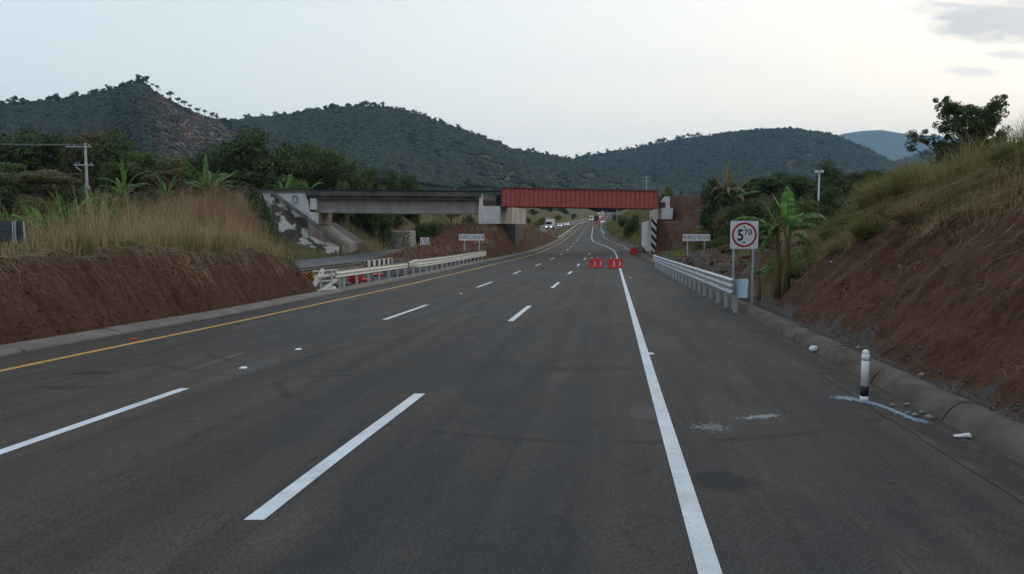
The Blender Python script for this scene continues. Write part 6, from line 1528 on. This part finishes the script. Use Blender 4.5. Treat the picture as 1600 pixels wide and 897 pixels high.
def tussock(seed, mat, n=1500, twigs=9):
    # a bush-sized tussock: arching blades from a tight root, with leafy stems among them
    r = np.random.default_rng(seed); a = r.uniform(0, 6.28, n); rr = .45*np.sqrt(r.random(n)); pos = np.stack([rr*np.cos(a), rr*np.sin(a), np.zeros(n)], -1)
    V, F = blades(pos, r.uniform(.35, .95, n), .017, .7, seed, 5, .75); return raw_mesh('blades', V, F)
TU = []
for k_, mt in enumerate(('grass_olive', 'grass_dry', 'grass_green', 'grass_olive')):
    m_ = tussock(300+k_, mt); m_.materials.append(MAT[mt]); TU.append(m_)
for i, (k_, Y, off, w, h) in enumerate([(0, 33, .6, 2.2, 1.3), (2, 31.5, .4, 2.0, 1.2), (0, 30, .5, 2.2, 1.4), (1, 28.8, .3, 2.0, 1.2), (3, 27.6, .5, 2.2, 1.5), (0, 26.4, .3, 2.2, 1.5), (2, 25.4, .2, 2.0, 1.5), (3, 24.4, .4, 2.4, 1.8), (1, 23.4, .1, 2.2, 1.6), (0, 22.5, .5, 2.4, 1.7), (3, 21.6, .1, 2.2, 1.4), (1, 20.7, .3, 2.0, 1.1), (0, 19.6, .1, 1.8, .8), (1, 18.4, .2, 1.7, .7), (0, 17.2, .1, 1.6, .6),
        (2, 24.9, -1.2, 1.8, .9), (1, 22.9, -1.3, 1.8, .9), (0, 20.9, -1.4, 1.9, .9), (1, 18.9, -1.3, 1.8, .8), (2, 27.2, -1.0, 1.6, .9)]):
    x = float(F_R(Y))+1.6+float(np.interp(Y, HB_Y, HB_H))*1.02+off
    where = 'along the right bank crest' if i < 15 else 'hanging just below the right bank crest'; q_ = i if i < 15 else i-15
    o = link('grass_tussock', TU[k_], None, None, loc=(x, Y, gz(x, Y)-.05), label=f"{('olive', 'straw-coloured', 'green', 'yellow-green')[k_]} grass tussock {where}, {ORD[q_] if q_ else 'first'} from its far end", cat='grass tussock', group='grass tussocks on the right bank')
    o.scale = (w/1.9, w/1.9, h); o.rotation_euler = (0, 0, random.uniform(0, 6.28))
for i, a in enumerate([('d', 31, 1.2, 1.8, .9), ('e', 27, 1.0, 2.0, 1.0), ('f', 25.2, -.4, 1.4, .8), ('e', 22.8, 1.0, 2.0, 1.2), ('f', 21.2, -.5, 1.3, .7), ('d', 19.6, .9, 1.8, .9)]):
    crest_bush(*a, f"leafy bush among the grass of the right bank crest, {ORD[i] if i else 'first'} from its far end")
# leafless saplings and twigs
def bare_shrub(px, base, top, Y, label, seed):
    p = P(px, base, Y); g = gz(p.x, Y); H = P(px, top, Y).z-g; r = random.Random(seed); b = MB()
    for i in range(7):
        a = r.uniform(0, 6.28); d = Vector((math.cos(a)*.35, math.sin(a)*.35, 1)).normalized(); e = d*H*r.uniform(.6, 1)
        b.tube([(0, 0, -.1), e*.5+Vector((r.uniform(-.05, .05), 0, 0)), e], [.02, .014, .005], 5)
        for k_ in range(6):
            q = e*r.uniform(.3, .95); f = q+Vector((r.uniform(-1, 1), r.uniform(-1, 1), r.uniform(.1, 1)))*H*.16; b.tube([q, f], [.008, .003], 4)
    tag(b.build('bare_shrub', MAT['dead'], loc=(p.x, Y, g)), label, 'shrub')
bare_shrub(196, 375, 305, 40, 'leafless twiggy shrub between the utility pole and the dry grass mound', 1)
bare_shrub(1436, 300, 235, 27, 'leafless twigs sticking out of the right bank beside the open-crowned tree', 2)
